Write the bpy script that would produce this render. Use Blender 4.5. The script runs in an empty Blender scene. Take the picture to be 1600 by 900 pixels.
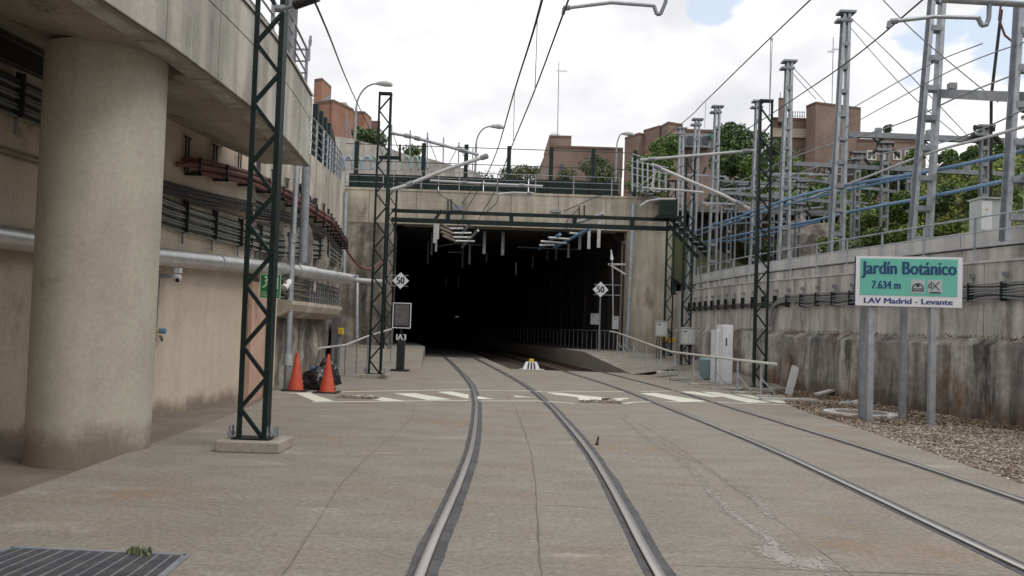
import bpy, bmesh, math, random
from mathutils import Vector, Matrix, noise
R = math.radians
random.seed(4)
sc = bpy.context.scene
col = sc.collection

# ---------------------------------------------------------------- camera
FPX, CAMH, ROLL, PITCH, PPY = 1300.0, 1.54, 0.0335, math.atan(43/1300), 471.0
_cr, _sr, _cp, _sp = math.cos(ROLL), math.sin(ROLL), math.cos(PITCH), math.sin(PITCH)
cam = bpy.data.objects.new('camera', bpy.data.cameras.new('camera'))
col.objects.link(cam)
cam.data.sensor_width = 36.0
cam.data.lens = 36.0*FPX/1600
cam.data.shift_y = (PPY-450)/1600
cam.data.clip_end = 3000
cam.data.clip_start = 0.05
_f = Vector((0, _cp, _sp)); _u0 = Vector((0, -_sp, _cp)); _x0 = Vector((1, 0, 0))
_x = _x0*_cr + _u0*_sr          # camera right axis
_u = _u0*_cr - _x0*_sr          # camera up axis
cam.matrix_world = Matrix(((_x[0], _u[0], -_f[0], 0), (_x[1], _u[1], -_f[1], 0), (_x[2], _u[2], -_f[2], CAMH), (0, 0, 0, 1)))
sc.camera = cam

def ray(x, y):
    u = (x-800)/FPX; v = (PPY-y)/FPX
    a = u*_cr - v*_sr; b = u*_sr + v*_cr
    return Vector((a, _cp - b*_sp, _sp + b*_cp))
def at(x, y, Y):                # a place seen at photo position x,y that stands Y metres ahead
    d = ray(x, y); t = Y/d[1]
    return Vector((d[0]*t, Y, CAMH + d[2]*t))

# ---------------------------------------------------------------- world, sun, exposure
SUN_EL, SUN_AZ = R(52), R(118)   # azimuth measured clockwise from +Y (ahead): sun to the right, a little behind
W = bpy.data.worlds.new('World'); sc.world = W; W.use_nodes = True
nt = W.node_tree; nt.nodes.clear()
def N(t, **k):
    n = nt.nodes.new(t)
    for a, b in k.items(): setattr(n, a, b)
    return n
out = N('ShaderNodeOutputWorld')
sky = N('ShaderNodeTexSky', sky_type='NISHITA', sun_disc=False, sun_elevation=SUN_EL, sun_rotation=SUN_AZ, altitude=600, air_density=1.0, dust_density=2.5)
bg1 = N('ShaderNodeBackground'); bg1.inputs[1].default_value = 0.12
bg2 = N('ShaderNodeBackground'); bg2.inputs[1].default_value = 0.98
tc = N('ShaderNodeTexCoord')
mp = N('ShaderNodeMapping'); mp.inputs['Scale'].default_value = (1.25, 1.25, 2.3); mp.inputs['Location'].default_value = (0.33, 0.1, 0.0)
n1 = N('ShaderNodeTexNoise'); n1.inputs['Scale'].default_value = 4.2; n1.inputs['Detail'].default_value = 8; n1.inputs['Roughness'].default_value = 0.56
n2 = N('ShaderNodeTexNoise'); n2.inputs['Scale'].default_value = 3.0; n2.inputs['Detail'].default_value = 6; n2.inputs['Roughness'].default_value = 0.5
def L(a, b): nt.links.new(a, b)
L(tc.outputs['Generated'], mp.inputs[0]); L(mp.outputs[0], n1.inputs[0]); L(mp.outputs[0], n2.inputs[0])
add = None
for (px, py, rad, amt) in ((1112, 0, .055, .24), (1425, 40, .13, .37), (1590, 60, .12, .36), (1425, 130, .06, .30), (1750, -60, .3, .3)):
    d = ray(px, py).normalized()
    vm = N('ShaderNodeVectorMath', operation='DISTANCE'); vm.inputs[1].default_value = d
    nm = N('ShaderNodeVectorMath', operation='NORMALIZE'); L(tc.outputs['Generated'], nm.inputs[0]); L(nm.outputs[0], vm.inputs[0])
    mr = N('ShaderNodeMapRange', interpolation_type='SMOOTHSTEP'); L(vm.outputs['Value'], mr.inputs[0])
    mr.inputs[1].default_value = 0; mr.inputs[2].default_value = rad; mr.inputs[3].default_value = amt; mr.inputs[4].default_value = 0
    if add is None: add = mr.outputs[0]
    else:
        m = N('ShaderNodeMath', operation='MAXIMUM'); L(add, m.inputs[0]); L(mr.outputs[0], m.inputs[1]); add = m.outputs[0]
sb = N('ShaderNodeMath', operation='SUBTRACT'); L(n1.outputs[0], sb.inputs[0]); L(add, sb.inputs[1])
cm = N('ShaderNodeMapRange', interpolation_type='SMOOTHSTEP'); L(sb.outputs[0], cm.inputs[0]); cm.inputs[1].default_value = 0.21; cm.inputs[2].default_value = 0.29
cr = N('ShaderNodeValToRGB'); L(n2.outputs[0], cr.inputs[0])
cr.color_ramp.elements[0].position = .38; cr.color_ramp.elements[0].color = (.64, .645, .67, 1)
cr.color_ramp.elements[1].position = .60; cr.color_ramp.elements[1].color = (.98, .975, .97, 1)
L(cr.outputs[0], bg2.inputs[0])
hz = N('ShaderNodeMixRGB'); hz.inputs[0].default_value = .65; hz.inputs[2].default_value = (6.0, 6.6, 7.4, 1); L(sky.outputs[0], hz.inputs[1]); L(hz.outputs[0], bg1.inputs[0])
mx = N('ShaderNodeMixShader'); L(cm.outputs[0], mx.inputs[0]); L(bg1.outputs[0], mx.inputs[1]); L(bg2.outputs[0], mx.inputs[2]); L(mx.outputs[0], out.inputs[0])

sun = bpy.data.objects.new('sun', bpy.data.lights.new('sun', 'SUN')); col.objects.link(sun)
sun.data.energy = 1.1; sun.data.angle = R(24); sun.data.color = (1.0, .965, .92)
sd = Vector((math.sin(SUN_AZ)*math.cos(SUN_EL), math.cos(SUN_AZ)*math.cos(SUN_EL), math.sin(SUN_EL)))
sun.rotation_euler = (-sd).to_track_quat('-Z', 'Y').to_euler()
sc.view_settings.view_transform = 'Standard'; sc.view_settings.look = 'None'
sc.view_settings.exposure = 0.38; sc.view_settings.gamma = 1.0
sc.cycles.max_bounces = 8; sc.cycles.diffuse_bounces = 6
try: sc.cycles.use_denoising = True
except Exception: pass

# ---------------------------------------------------------------- materials
def mat(name, c, c2=None, scale=2.0, rough=.85, metal=0.0, bump=0.0, bscale=40.0, streak=0.0, fine=.12, spots=None, stretch=(1, 1, 1), foot=None):
    m = bpy.data.materials.new(name); m.use_nodes = True
    t = m.node_tree; b = t.nodes['Principled BSDF']
    b.inputs['Roughness'].default_value = rough; b.inputs['Metallic'].default_value = metal
    def n(ty, **k):
        q = t.nodes.new(ty)
        for a, v in k.items(): setattr(q, a, v)
        return q
    geo = n('ShaderNodeNewGeometry'); P_ = geo.outputs['Position']
    def noisef(sc_, det=6, ro=.6, st=(1, 1, 1)):
        mpp = n('ShaderNodeMapping'); mpp.inputs['Scale'].default_value = st; t.links.new(P_, mpp.inputs[0])
        q = n('ShaderNodeTexNoise'); q.inputs['Scale'].default_value = sc_; q.inputs['Detail'].default_value = det; q.inputs['Roughness'].default_value = ro
        t.links.new(mpp.outputs[0], q.inputs[0]); return q.outputs[0]
    def ramp(src, a, b_, lo=0., hi=1.):
        q = n('ShaderNodeMapRange', interpolation_type='SMOOTHSTEP'); t.links.new(src, q.inputs[0])
        q.inputs[1].default_value = a; q.inputs[2].default_value = b_; q.inputs[3].default_value = lo; q.inputs[4].default_value = hi; return q.outputs[0]
    def mixc(fac, a, b_):
        q = n('ShaderNodeMixRGB')
        if isinstance(fac, float): q.inputs[0].default_value = fac
        else: t.links.new(fac, q.inputs[0])
        for i, z in ((1, a), (2, b_)):
            if isinstance(z, tuple): q.inputs[i].default_value = (*z, 1)
            else: t.links.new(z, q.inputs[i])
        return q.outputs[0]
    cur = c
    if c2: cur = mixc(ramp(noisef(scale, 7, .62, stretch), .36, .64), c, c2)
    if spots:
        for (cc, s_, lo, hi, st) in spots: cur = mixc(ramp(noisef(s_, 6, .65, st), lo, hi), cur, cc)
    if foot:                      # splash stain along the foot: (colour, lower height, upper height)
        sx = n('ShaderNodeSeparateXYZ'); t.links.new(P_, sx.inputs[0]); nz_ = noisef(1.6, 6, .65); ad = n('ShaderNodeMath', operation='MULTIPLY_ADD'); t.links.new(nz_, ad.inputs[0])
        ad.inputs[1].default_value = -(foot[2]-foot[1])*2.2; t.links.new(sx.outputs[2], ad.inputs[2])
        cur = mixc(ramp(ad.outputs[0], foot[1]-(foot[2]-foot[1])*1.1, foot[2]-(foot[2]-foot[1])*1.1, .8, 0.), cur, foot[0])
    if streak > 0:
        q = n('ShaderNodeMixRGB', blend_type='MULTIPLY'); q.inputs[0].default_value = 1
        v = ramp(noisef(2.2, 5, .6, (1, 1, .10)), .38, .66, 1-streak, 1+streak*.35)
        if isinstance(cur, tuple): q.inputs[1].default_value = (*cur, 1)
        else: t.links.new(cur, q.inputs[1])
        t.links.new(v, q.inputs[2]); cur = q.outputs[0]
    if fine > 0:
        q = n('ShaderNodeMixRGB', blend_type='MULTIPLY'); q.inputs[0].default_value = 1
        v = ramp(noisef(bscale*.8, 3, .7), .3, .7, 1-fine, 1+fine)
        if isinstance(cur, tuple): q.inputs[1].default_value = (*cur, 1)
        else: t.links.new(cur, q.inputs[1])
        t.links.new(v, q.inputs[2]); cur = q.outputs[0]
    if isinstance(cur, tuple): b.inputs['Base Color'].default_value = (*cur, 1)
    else: t.links.new(cur, b.inputs['Base Color'])
    if bump > 0:
        q = n('ShaderNodeBump'); q.inputs['Strength'].default_value = bump; q.inputs['Distance'].default_value = .02
        t.links.new(noisef(bscale, 6, .7, stretch if stretch != (1, 1, 1) else (1, 1, 1)), q.inputs['Height']); t.links.new(q.outputs[0], b.inputs['Normal'])
    return m
def brickmat(name, c, c2, mortar):
    m = bpy.data.materials.new(name); m.use_nodes = True; t = m.node_tree; b = t.nodes['Principled BSDF']; b.inputs['Roughness'].default_value = .9
    g = t.nodes.new('ShaderNodeNewGeometry'); s = t.nodes.new('ShaderNodeSeparateXYZ'); t.links.new(g.outputs['Position'], s.inputs[0])
    a = t.nodes.new('ShaderNodeMath'); a.operation = 'ADD'; t.links.new(s.outputs[0], a.inputs[0]); t.links.new(s.outputs[1], a.inputs[1])
    c_ = t.nodes.new('ShaderNodeCombineXYZ'); t.links.new(a.outputs[0], c_.inputs[0]); t.links.new(s.outputs[2], c_.inputs[1])
    k = t.nodes.new('ShaderNodeTexBrick'); t.links.new(c_.outputs[0], k.inputs[0])
    k.inputs['Color1'].default_value = (*c, 1); k.inputs['Color2'].default_value = (*c2, 1); k.inputs['Mortar'].default_value = (*mortar, 1)
    k.inputs['Scale'].default_value = 1; k.inputs['Brick Width'].default_value = .5; k.inputs['Row Height'].default_value = .16; k.inputs['Mortar Size'].default_value = .012
    nz = t.nodes.new('ShaderNodeTexNoise'); nz.inputs['Scale'].default_value = .25; nz.inputs['Detail'].default_value = 6; t.links.new(g.outputs['Position'], nz.inputs[0])
    mm = t.nodes.new('ShaderNodeMixRGB'); mm.blend_type = 'MULTIPLY'; mm.inputs[0].default_value = 1; t.links.new(k.outputs[0], mm.inputs[1])
    r = t.nodes.new('ShaderNodeMapRange'); r.inputs[1].default_value = .3; r.inputs[2].default_value = .7; r.inputs[3].default_value = .72; r.inputs[4].default_value = 1.2
    t.links.new(nz.outputs[0], r.inputs[0]); t.links.new(r.outputs[0], mm.inputs[2]); t.links.new(mm.outputs[0], b.inputs['Base Color'])
    return m
def leafmat(name, a, b_, c):
    m = bpy.data.materials.new(name); m.use_nodes = True; t = m.node_tree; b = t.nodes['Principled BSDF']; b.inputs['Roughness'].default_value = .7
    g = t.nodes.new('ShaderNodeNewGeometry'); nz = t.nodes.new('ShaderNodeTexNoise'); nz.inputs['Scale'].default_value = .7; nz.inputs['Detail'].default_value = 4
    t.links.new(g.outputs['Position'], nz.inputs[0])
    r = t.nodes.new('ShaderNodeValToRGB'); t.links.new(nz.outputs[0], r.inputs[0]); e = r.color_ramp.elements
    e[0].position = .35; e[0].color = (*a, 1); e[1].position = .68; e[1].color = (*c, 1); k = e.new(.5); k.color = (*b_, 1)
    q = t.nodes.new('ShaderNodeMixRGB'); q.blend_type = 'MULTIPLY'; q.inputs[0].default_value = 1; t.links.new(r.outputs[0], q.inputs[1])
    mr = t.nodes.new('ShaderNodeMapRange'); mr.inputs[3].default_value = .55; mr.inputs[4].default_value = 1.5; t.links.new(g.outputs['Random Per Island'], mr.inputs[0])
    t.links.new(mr.outputs[0], q.inputs[2]); t.links.new(q.outputs[0], b.inputs['Base Color'])
    return m
MT = dict(
 slab=mat('slab_concrete', (.212, .188, .160), (.248, .223, .193), 1.6, .9, bump=.4, bscale=26, fine=.20, stretch=(.7, 1.3, 1),
   spots=[((.225, .168, .118), .5, .50, .72, (1, 1, 1)), ((.33, .305, .27), .9, .57, .74, (.5, 1.5, 1)), ((.15, .13, .11), 4.5, .62, .80, (.4, 2, 1)), ((.13, .10, .08), 14, .70, .80, (.5, 1.6, 1))]),
 path=mat('path_concrete', (.19, .155, .13), (.15, .12, .10), 1.2, .9, bump=.2, bscale=22),
 plaster=mat('beige_plaster', (.52, .44, .35), (.58, .50, .405), .8, .92, bump=.25, bscale=18, streak=.08, fine=.07, spots=[((.25, .19, .135), 1.1, .58, .8, (1, 1, .8))], foot=((.15, .115, .085), -.1, .22)),
 column=mat('column_concrete', (.38, .35, .285), (.45, .42, .345), .7, .9, bump=.2, bscale=22, streak=.08, fine=.07, spots=[((.24, .20, .15), 1.3, .6, .8, (1, 1, 1.5))], foot=((.17, .125, .095), .0, .42)),
 fascia=mat('fascia_concrete', (.37, .355, .315), (.48, .46, .415), .9, .92, bump=.3, bscale=24, streak=.30, fine=.08, spots=[((.16, .145, .125), 2.2, .60, .76, (1, 1, .35))]),
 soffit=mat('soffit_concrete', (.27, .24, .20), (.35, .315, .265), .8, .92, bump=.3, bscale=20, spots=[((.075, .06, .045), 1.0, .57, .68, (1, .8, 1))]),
 portal=mat('portal_concrete', (.38, .335, .27), (.49, .435, .355), .7, .92, bump=.25, bscale=20, streak=.24, fine=.08, spots=[((.20, .165, .125), .9, .56, .75, (1, 1, .5))]),
 wall=mat('retaining_concrete', (.42, .40, .365), (.56, .535, .49), .9, .92, bump=.3, bscale=20, streak=.34, fine=.09, spots=[((.18, .155, .13), 1.3, .54, .72, (1, 1, .3)), ((.62, .60, .57), 3.1, .62, .74, (1, 1, .22))]),
 rock=mat('sprayed_concrete', (.25, .235, .212), (.47, .445, .405), .75, .95, bump=1.0, bscale=7, streak=.5, fine=.2, stretch=(1, 1, .12), spots=[((.19, .115, .075), .42, .52, .66, (1, 1, .5)), ((.55, .53, .50), 2.6, .62, .72, (1, 1, .16)), ((.085, .078, .07), 1.7, .56, .68, (1, 1, .2)), ((.36, .29, .20), 3.3, .64, .74, (1, 1, .4))], foot=((.13, .08, .055), .0, .62)),
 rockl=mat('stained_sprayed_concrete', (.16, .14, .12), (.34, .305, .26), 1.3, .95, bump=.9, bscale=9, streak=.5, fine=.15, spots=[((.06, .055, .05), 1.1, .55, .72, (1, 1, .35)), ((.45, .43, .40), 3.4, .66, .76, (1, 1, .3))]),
 band=mat('coping_concrete', (.46, .45, .44), (.53, .52, .50), 1.2, .85, bump=.1, streak=.15),
 tunnel=mat('dark_tunnel_lining', (.075, .065, .058), (.042, .038, .035), .8, .95, streak=.4),  # dark mottled base colour with vertical streaks
 rail=mat('worn_rail_steel', (.62, .60, .58), (.50, .48, .46), 6, .3, .9, bump=.05, stretch=(1, .05, 1), fine=.05),
 railside=mat('rusty_rail_web', (.065, .045, .035), (.10, .06, .04), 5, .8, .2),
 filler=mat('rubber_rail_filler', (.058, .058, .064), (.095, .093, .096), 4, .85, bump=.2),
 joint=mat('dark_joint', (.12, .105, .088), (.18, .16, .138), 5, .95),
 paint=mat('pale_yellow_paint', (.60, .59, .49), (.66, .65, .57), 3, .8, fine=.12, bscale=30, spots=[((.34, .31, .26), 6, .60, .76, (1, 1, 1))]),
 green=mat('dark_green_paint', (.0045, .0135, .0115), (.008, .020, .017), 4, .5, .0, fine=.1),
 galv=mat('galvanised_steel', (.33, .355, .385), (.42, .445, .475), 5, .5, .55, fine=.08, bscale=30, streak=.1),
 galvd=mat('dull_galvanised_steel', (.22, .235, .255), (.29, .305, .325), 5, .6, .4, fine=.08),
 white=mat('white_tube', (.50, .50, .50), (.42, .42, .42), 4, .5, .1),
 pipe=mat('silver_pipe_cladding', (.52, .52, .515), (.62, .62, .61), 3, .4, .75, fine=.04, bump=.08, bscale=12),
 black=mat('black_plastic', (.014, .014, .015), rough=.6, fine=0),
 cable=mat('dark_cable', (.028, .027, .027), (.05, .047, .044), 3, .7),
 gcable=mat('green_grey_cable', (.14, .17, .15), (.24, .24, .215), 3, .7),
 bcable=mat('beige_cable', (.22, .19, .155), (.16, .13, .10), 3, .8),
 red=mat('red_cable', (.17, .065, .052), (.12, .05, .045), 3, .6),
 blue=mat('blue_sheath', (.10, .21, .37), (.14, .26, .42), 3, .5, fine=.05),
 cone=mat('orange_cone_rubber', (.55, .075, .03), (.42, .06, .032), 4, .6, fine=.08),
 yellow=mat('yellow_paint', (.62, .43, .03), rough=.5, fine=.05),
 cab=mat('light_grey_enamel', (.68, .70, .72), (.74, .76, .78), 2, .5, fine=.04, streak=.1),
 cab2=mat('grey_box_enamel', (.42, .45, .44), (.48, .51, .50), 2, .55, fine=.05, streak=.15),
 teal=mat('teal_sign_face', (.12, .46, .37), (.135, .50, .40), 1.5, .45, fine=.03),
 navy=mat('navy_lettering', (.010, .035, .17), rough=.5, fine=0),
 blueletter=mat('deep_blue_lettering', (.004, .045, .15), rough=.5, fine=0),
 signwhite=mat('sign_white', (.72, .72, .75), rough=.5, fine=.03),
 pictobg=mat('pictogram_grey', (.42, .46, .47), rough=.5, fine=.02),
 exitgreen=mat('exit_sign_green', (.015, .16, .065), rough=.5, fine=0),
 exitwhite=mat('pale_green_print', (.45, .62, .45), rough=.5, fine=0),
 brick=brickmat('brown_brick', (.225, .158, .125), (.185, .13, .103), (.23, .18, .155)),
 brick2=brickmat('orange_brick', (.33, .165, .105), (.27, .13, .085), (.28, .20, .15)),
 brickd=brickmat('dark_brick', (.15, .095, .072), (.13, .08, .06), (.15, .11, .09)),
 upanel=mat('pale_stained_panel', (.38, .345, .28), (.52, .49, .42), 1.1, .92, bump=.25, bscale=20, streak=.35, fine=.08, spots=[((.42, .27, .12), 1.0, .62, .76, (1, 1, .15)), ((.17, .145, .12), 1.2, .60, .76, (1, 1, .25))]),
 creamrail=mat('cream_rail_paint', (.50, .50, .43), (.56, .56, .49), 3, .6, fine=.05),
 cab3=mat('dark_galvanised_bar', (.13, .135, .15), (.18, .18, .19), 5, .6, .3),
 railside2=mat('grey_screen_mesh', (.10, .095, .10), (.15, .14, .14), 6, .6),
 glass=mat('window_glass', (.05, .06, .07), rough=.12, fine=0),
 wframe=mat('white_window_frame', (.62, .60, .56), rough=.6, fine=0),
 cream=mat('cream_render', (.50, .42, .33), rough=.9),
 awning=mat('green_awning', (.03, .22, .17), rough=.8),
 earth=mat('brown_earth', (.12, .09, .06), (.17, .13, .09), 1.2, .95, bump=.6, bscale=12),
 soil=mat('leaf_littered_soil', (.19, .145, .11), (.26, .21, .17), 3, .95, bump=.6, bscale=30),
 grass=mat('hill_grass', (.04, .05, .022), (.075, .075, .035), .6, .95, bump=.7, bscale=8),
 stonew=None, gravel=None,
 ballast=mat('dark_ballast', (.055, .040, .032), (.085, .06, .045), 8, .95, bump=.9, bscale=30),
 leafd=leafmat('dark_leaf', (.042, .078, .028), (.07, .118, .04), (.11, .165, .055)),
 leafl=leafmat('light_leaf', (.065, .12, .028), (.11, .18, .042), (.17, .25, .065)),
 leafy=leafmat('yellow_green_leaf', (.07, .11, .025), (.12, .17, .035), (.30, .28, .04)),
 leafo=leafmat('olive_leaf', (.07, .095, .045), (.11, .135, .065), (.17, .19, .095)),
 litter=leafmat('dry_leaf', (.13, .085, .055), (.22, .155, .105), (.34, .27, .20)),
 bark=mat('bark', (.10, .075, .055), (.14, .11, .085), 4, .95),
 bag=mat('black_bag_plastic', (.016, .017, .020), rough=.28, fine=0),
 bluebag=mat('blue_cloth', (.05, .13, .26), rough=.7, fine=.1),
 salmon=mat('salmon_paint', (.42, .27, .205), (.47, .31, .24), 2, .85, fine=.05),
 stain=mat('white_mineral_stain', (.32, .30, .27), (.28, .26, .235), 6, .95),
 graf1=mat('pale_blue_spray_paint', (.27, .33, .42), rough=.7, fine=.05),
 graf2=mat('pale_green_spray_paint', (.28, .37, .32), rough=.7, fine=.05),
)
MT['green'].node_tree.nodes['Principled BSDF'].inputs['Specular IOR Level'].default_value = .25
def gravelmat():
    m = bpy.data.materials.new('pale_gravel'); m.use_nodes = True; t = m.node_tree; b = t.nodes['Principled BSDF']; b.inputs['Roughness'].default_value = .95
    g = t.nodes.new('ShaderNodeNewGeometry'); r = t.nodes.new('ShaderNodeValToRGB'); t.links.new(g.outputs['Random Per Island'], r.inputs[0]); e = r.color_ramp.elements
    e[0].color = (.10, .075, .055, 1); e[1].color = (.52, .48, .42, 1); k = e.new(.4); k.color = (.23, .18, .14, 1); k = e.new(.8); k.color = (.34, .29, .24, 1)
    t.links.new(r.outputs[0], b.inputs['Base Color']); return m
MT['gravel'] = gravelmat()
def stonemat():
    m = bpy.data.materials.new('rubble_masonry'); m.use_nodes = True; t = m.node_tree; b = t.nodes['Principled BSDF']; b.inputs['Roughness'].default_value = .95
    g = t.nodes.new('ShaderNodeNewGeometry'); v = t.nodes.new('ShaderNodeTexVoronoi'); v.inputs['Scale'].default_value = 2.6; t.links.new(g.outputs['Position'], v.inputs[0])
    v2 = t.nodes.new('ShaderNodeTexVoronoi'); v2.feature = 'DISTANCE_TO_EDGE'; v2.inputs['Scale'].default_value = 2.6; t.links.new(g.outputs['Position'], v2.inputs[0])
    r = t.nodes.new('ShaderNodeMixRGB'); r.inputs[1].default_value = (.20, .15, .11, 1); r.inputs[2].default_value = (.40, .33, .26, 1); t.links.new(v.outputs['Color'], r.inputs[0])
    k = t.nodes.new('ShaderNodeMapRange'); k.inputs[1].default_value = 0; k.inputs[2].default_value = .09; t.links.new(v2.outputs[0], k.inputs[0])
    q = t.nodes.new('ShaderNodeMixRGB'); q.inputs[1].default_value = (.13, .11, .09, 1); t.links.new(k.outputs[0], q.inputs[0]); t.links.new(r.outputs[0], q.inputs[2])
    t.links.new(q.outputs[0], b.inputs['Base Color'])
    bp = t.nodes.new('ShaderNodeBump'); bp.inputs['Distance'].default_value = .08; t.links.new(k.outputs[0], bp.inputs['Height']); t.links.new(bp.outputs[0], b.inputs['Normal'])
    return m
MT['stonew'] = stonemat()

# ---------------------------------------------------------------- mesh helpers
class B:
    def __init__(s): s.v = []; s.f = []
    def add(s, vs, fs):
        o = len(s.v); s.v += [Vector(q) for q in vs]; s.f += [tuple(o+i for i in f) for f in fs]; return s
    def box(s, x0, x1, y0, y1, z0, z1):
        return s.add([(x0,y0,z0),(x1,y0,z0),(x1,y1,z0),(x0,y1,z0),(x0,y0,z1),(x1,y0,z1),(x1,y1,z1),(x0,y1,z1)],
              [(0,3,2,1),(4,5,6,7),(0,1,5,4),(1,2,6,5),(2,3,7,6),(3,0,4,7)])
    def bar(s, p, q, w, h=None, up=(0, 0, 1)):
        p = Vector(p); q = Vector(q); h = h or w; d = (q-p).normalized(); u = Vector(up)
        if abs(d.dot(u)) > .97: u = Vector((0, 1, 0))
        a = d.cross(u).normalized(); b = a.cross(d).normalized()
        vs = []
        for c in (p, q):
            for (i, j) in ((-1,-1),(1,-1),(1,1),(-1,1)): vs.append(c + a*(i*w/2) + b*(j*h/2))
        return s.add(vs, [(0,1,2,3),(7,6,5,4),(0,4,5,1),(1,5,6,2),(2,6,7,3),(3,7,4,0)])
    def tube(s, pts, r, n=8, cap=True):
        pts = [Vector(q) for q in pts]; rings = []; prev = None
        for i, c in enumerate(pts):
            d = (pts[min(i+1, len(pts)-1)] - pts[max(i-1, 0)])
            if d.length < 1e-9: d = Vector((0, 0, 1))
            d.normalize()
            if prev is None:
                prev = Vector((0, 0, 1)) if abs(d.z) < .9 else Vector((1, 0, 0))
            a = (prev - d*prev.dot(d)); a.normalize(); b = d.cross(a); prev = a
            rr = r[i] if isinstance(r, (list, tuple)) else r
            rings.append([c + (a*math.cos(6.28318*k/n) + b*math.sin(6.28318*k/n))*rr for k in range(n)])
        vs = [v for rg in rings for v in rg]; fs = []
        for i in range(len(rings)-1):
            for k in range(n):
                fs.append((i*n+k, i*n+(k+1) % n, (i+1)*n+(k+1) % n, (i+1)*n+k))
        if cap: fs.append(tuple(range(n))[::-1]); fs.append(tuple((len(rings)-1)*n+k for k in range(n)))
        return s.add(vs, fs)
    def prism(s, poly, z0, z1):
        n = len(poly); vs = [(x, y, z0) for x, y in poly] + [(x, y, z1) for x, y in poly]
        return s.add(vs, [tuple(range(n))[::-1], tuple(range(n, 2*n))] + [(i, (i+1) % n, n+(i+1) % n, n+i) for i in range(n)])
    def lathe(s, c, prof, n=20):
        c = Vector(c); vs = []; fs = []
        for (r_, z) in prof:
            for k in range(n): vs.append(c + Vector((r_*math.cos(6.28318*k/n), r_*math.sin(6.28318*k/n), z)))
        for i in range(len(prof)-1):
            for k in range(n): fs.append((i*n+k, i*n+(k+1) % n, (i+1)*n+(k+1) % n, (i+1)*n+k))
        fs.append(tuple(range(n))[::-1]); fs.append(tuple((len(prof)-1)*n+k for k in range(n)))
        return s.add(vs, fs)
    def sheet(s, rows):          # rows of points -> grid
        n = len(rows[0]); vs = [p for r_ in rows for p in r_]
        return s.add(vs, [(i*n+k, i*n+k+1, (i+1)*n+k+1, (i+1)*n+k) for i in range(len(rows)-1) for k in range(n-1)])
    def mesh(s, name, m, org=(0, 0, 0), smooth=False):
        me = bpy.data.meshes.new(name); o = Vector(org)
        me.from_pydata([tuple(v-o) for v in s.v], [], s.f); me.update()
        if smooth: me.polygons.foreach_set('use_smooth', [True]*len(me.polygons))
        if m: me.materials.append(MT[m] if isinstance(m, str) else m)
        return me
ORG = {}
def link(name, data, parent=None):
    o = bpy.data.objects.new(name, data); col.objects.link(o)
    if parent: o.parent = parent; ORG[o.name] = ORG.get(parent.name, Vector())
    return o
def tag(o, label=None, cat=None, group=None, kind=None):
    if label: o['label'] = label
    if cat: o['category'] = cat
    if group: o['group'] = group
    if kind: o['kind'] = kind
    return o
def thing(name, label, cat, loc=(0, 0, 0), group=None):
    o = link(name, None); o.location = loc; ORG[o.name] = Vector(loc); o.empty_display_size = .2
    return tag(o, label, cat, group)
def part(name, b, m, parent, smooth=False, label=None, kind=None):      # b is in world coordinates
    o = link(name, b.mesh(name, m, ORG[parent.name], smooth), parent)
    if smooth: shade(o)
    return tag(o, label, kind=kind)
def solo(name, b, m, label=None, cat=None, group=None, kind=None, smooth=False, loc=(0, 0, 0)):
    o = link(name, b.mesh(name, m, loc, smooth)); o.location = loc; ORG[o.name] = Vector(loc)
    if smooth: shade(o)
    return tag(o, label, cat, group, kind)
def shade(o):
    bm = bmesh.new(); bm.from_mesh(o.data)
    for e in bm.edges:
        if len(e.link_faces) == 2 and e.link_faces[0].normal.angle(e.link_faces[1].normal, 0) > .7: e.smooth = False
    bm.to_mesh(o.data); bm.free()
def bevel(o, w=.012, s=2):
    m = o.modifiers.new('bevel', 'BEVEL'); m.width = w; m.segments = s; m.limit_method = 'ANGLE'; return o
def piece(name, me, parent, loc, rot=(0, 0, 0)):                        # shared mesh, loc in world
    o = link(name, me, parent); o.location = Vector(loc) - ORG[parent.name]; o.rotation_euler = rot; return o
def copy_tree(o, loc, label=None):
    c = o.copy(); col.objects.link(c); c.location = loc
    if label: c['label'] = label
    for ch in list(o.children):
        d = ch.copy(); col.objects.link(d); d.parent = c
        for g in list(ch.children):
            e = g.copy(); col.objects.link(e); e.parent = d
    return c
def interp(tab, y):
    if y <= tab[0][0]:
        (a, b), (c, d) = tab[0], tab[1]
    elif y >= tab[-1][0]:
        (a, b), (c, d) = tab[-2], tab[-1]
    else:
        for i in range(len(tab)-1):
            if tab[i][0] <= y <= tab[i+1][0]: (a, b), (c, d) = tab[i], tab[i+1]; break
    return b + (d-b)*(y-a)/(c-a)
def smooth_tab(tab, step=1.0):
    # Catmull-Rom resampling of (y, x) table
    out_ = []; n = len(tab)
    for i in range(n-1):
        p0 = tab[max(i-1, 0)]; p1 = tab[i]; p2 = tab[i+1]; p3 = tab[min(i+2, n-1)]
        k = max(1, int((p2[0]-p1[0])/step))
        m1 = (p2[1]-p0[1])/((p2[0]-p0[0]) or 1)*(p2[0]-p1[0]); m2 = (p3[1]-p1[1])/((p3[0]-p1[0]) or 1)*(p2[0]-p1[0])
        for j in range(k):
            t = j/k; h = (2*t**3-3*t**2+1)*p1[1]+(t**3-2*t**2+t)*m1+(-2*t**3+3*t**2)*p2[1]+(t**3-t**2)*m2
            out_.append((p1[0]+(p2[0]-p1[0])*t, h))
    out_.append(tab[-1]); return out_
def fr(a, b, s):
    k = a
    while k <= b+1e-6: yield k; k += s
ORD = ['nearest', 'second', 'third', 'fourth', 'fifth', 'sixth', 'seventh', 'eighth', 'ninth', 'tenth', 'eleventh', 'twelfth', 'thirteenth', 'fourteenth', 'fifteenth', 'sixteenth']
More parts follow.
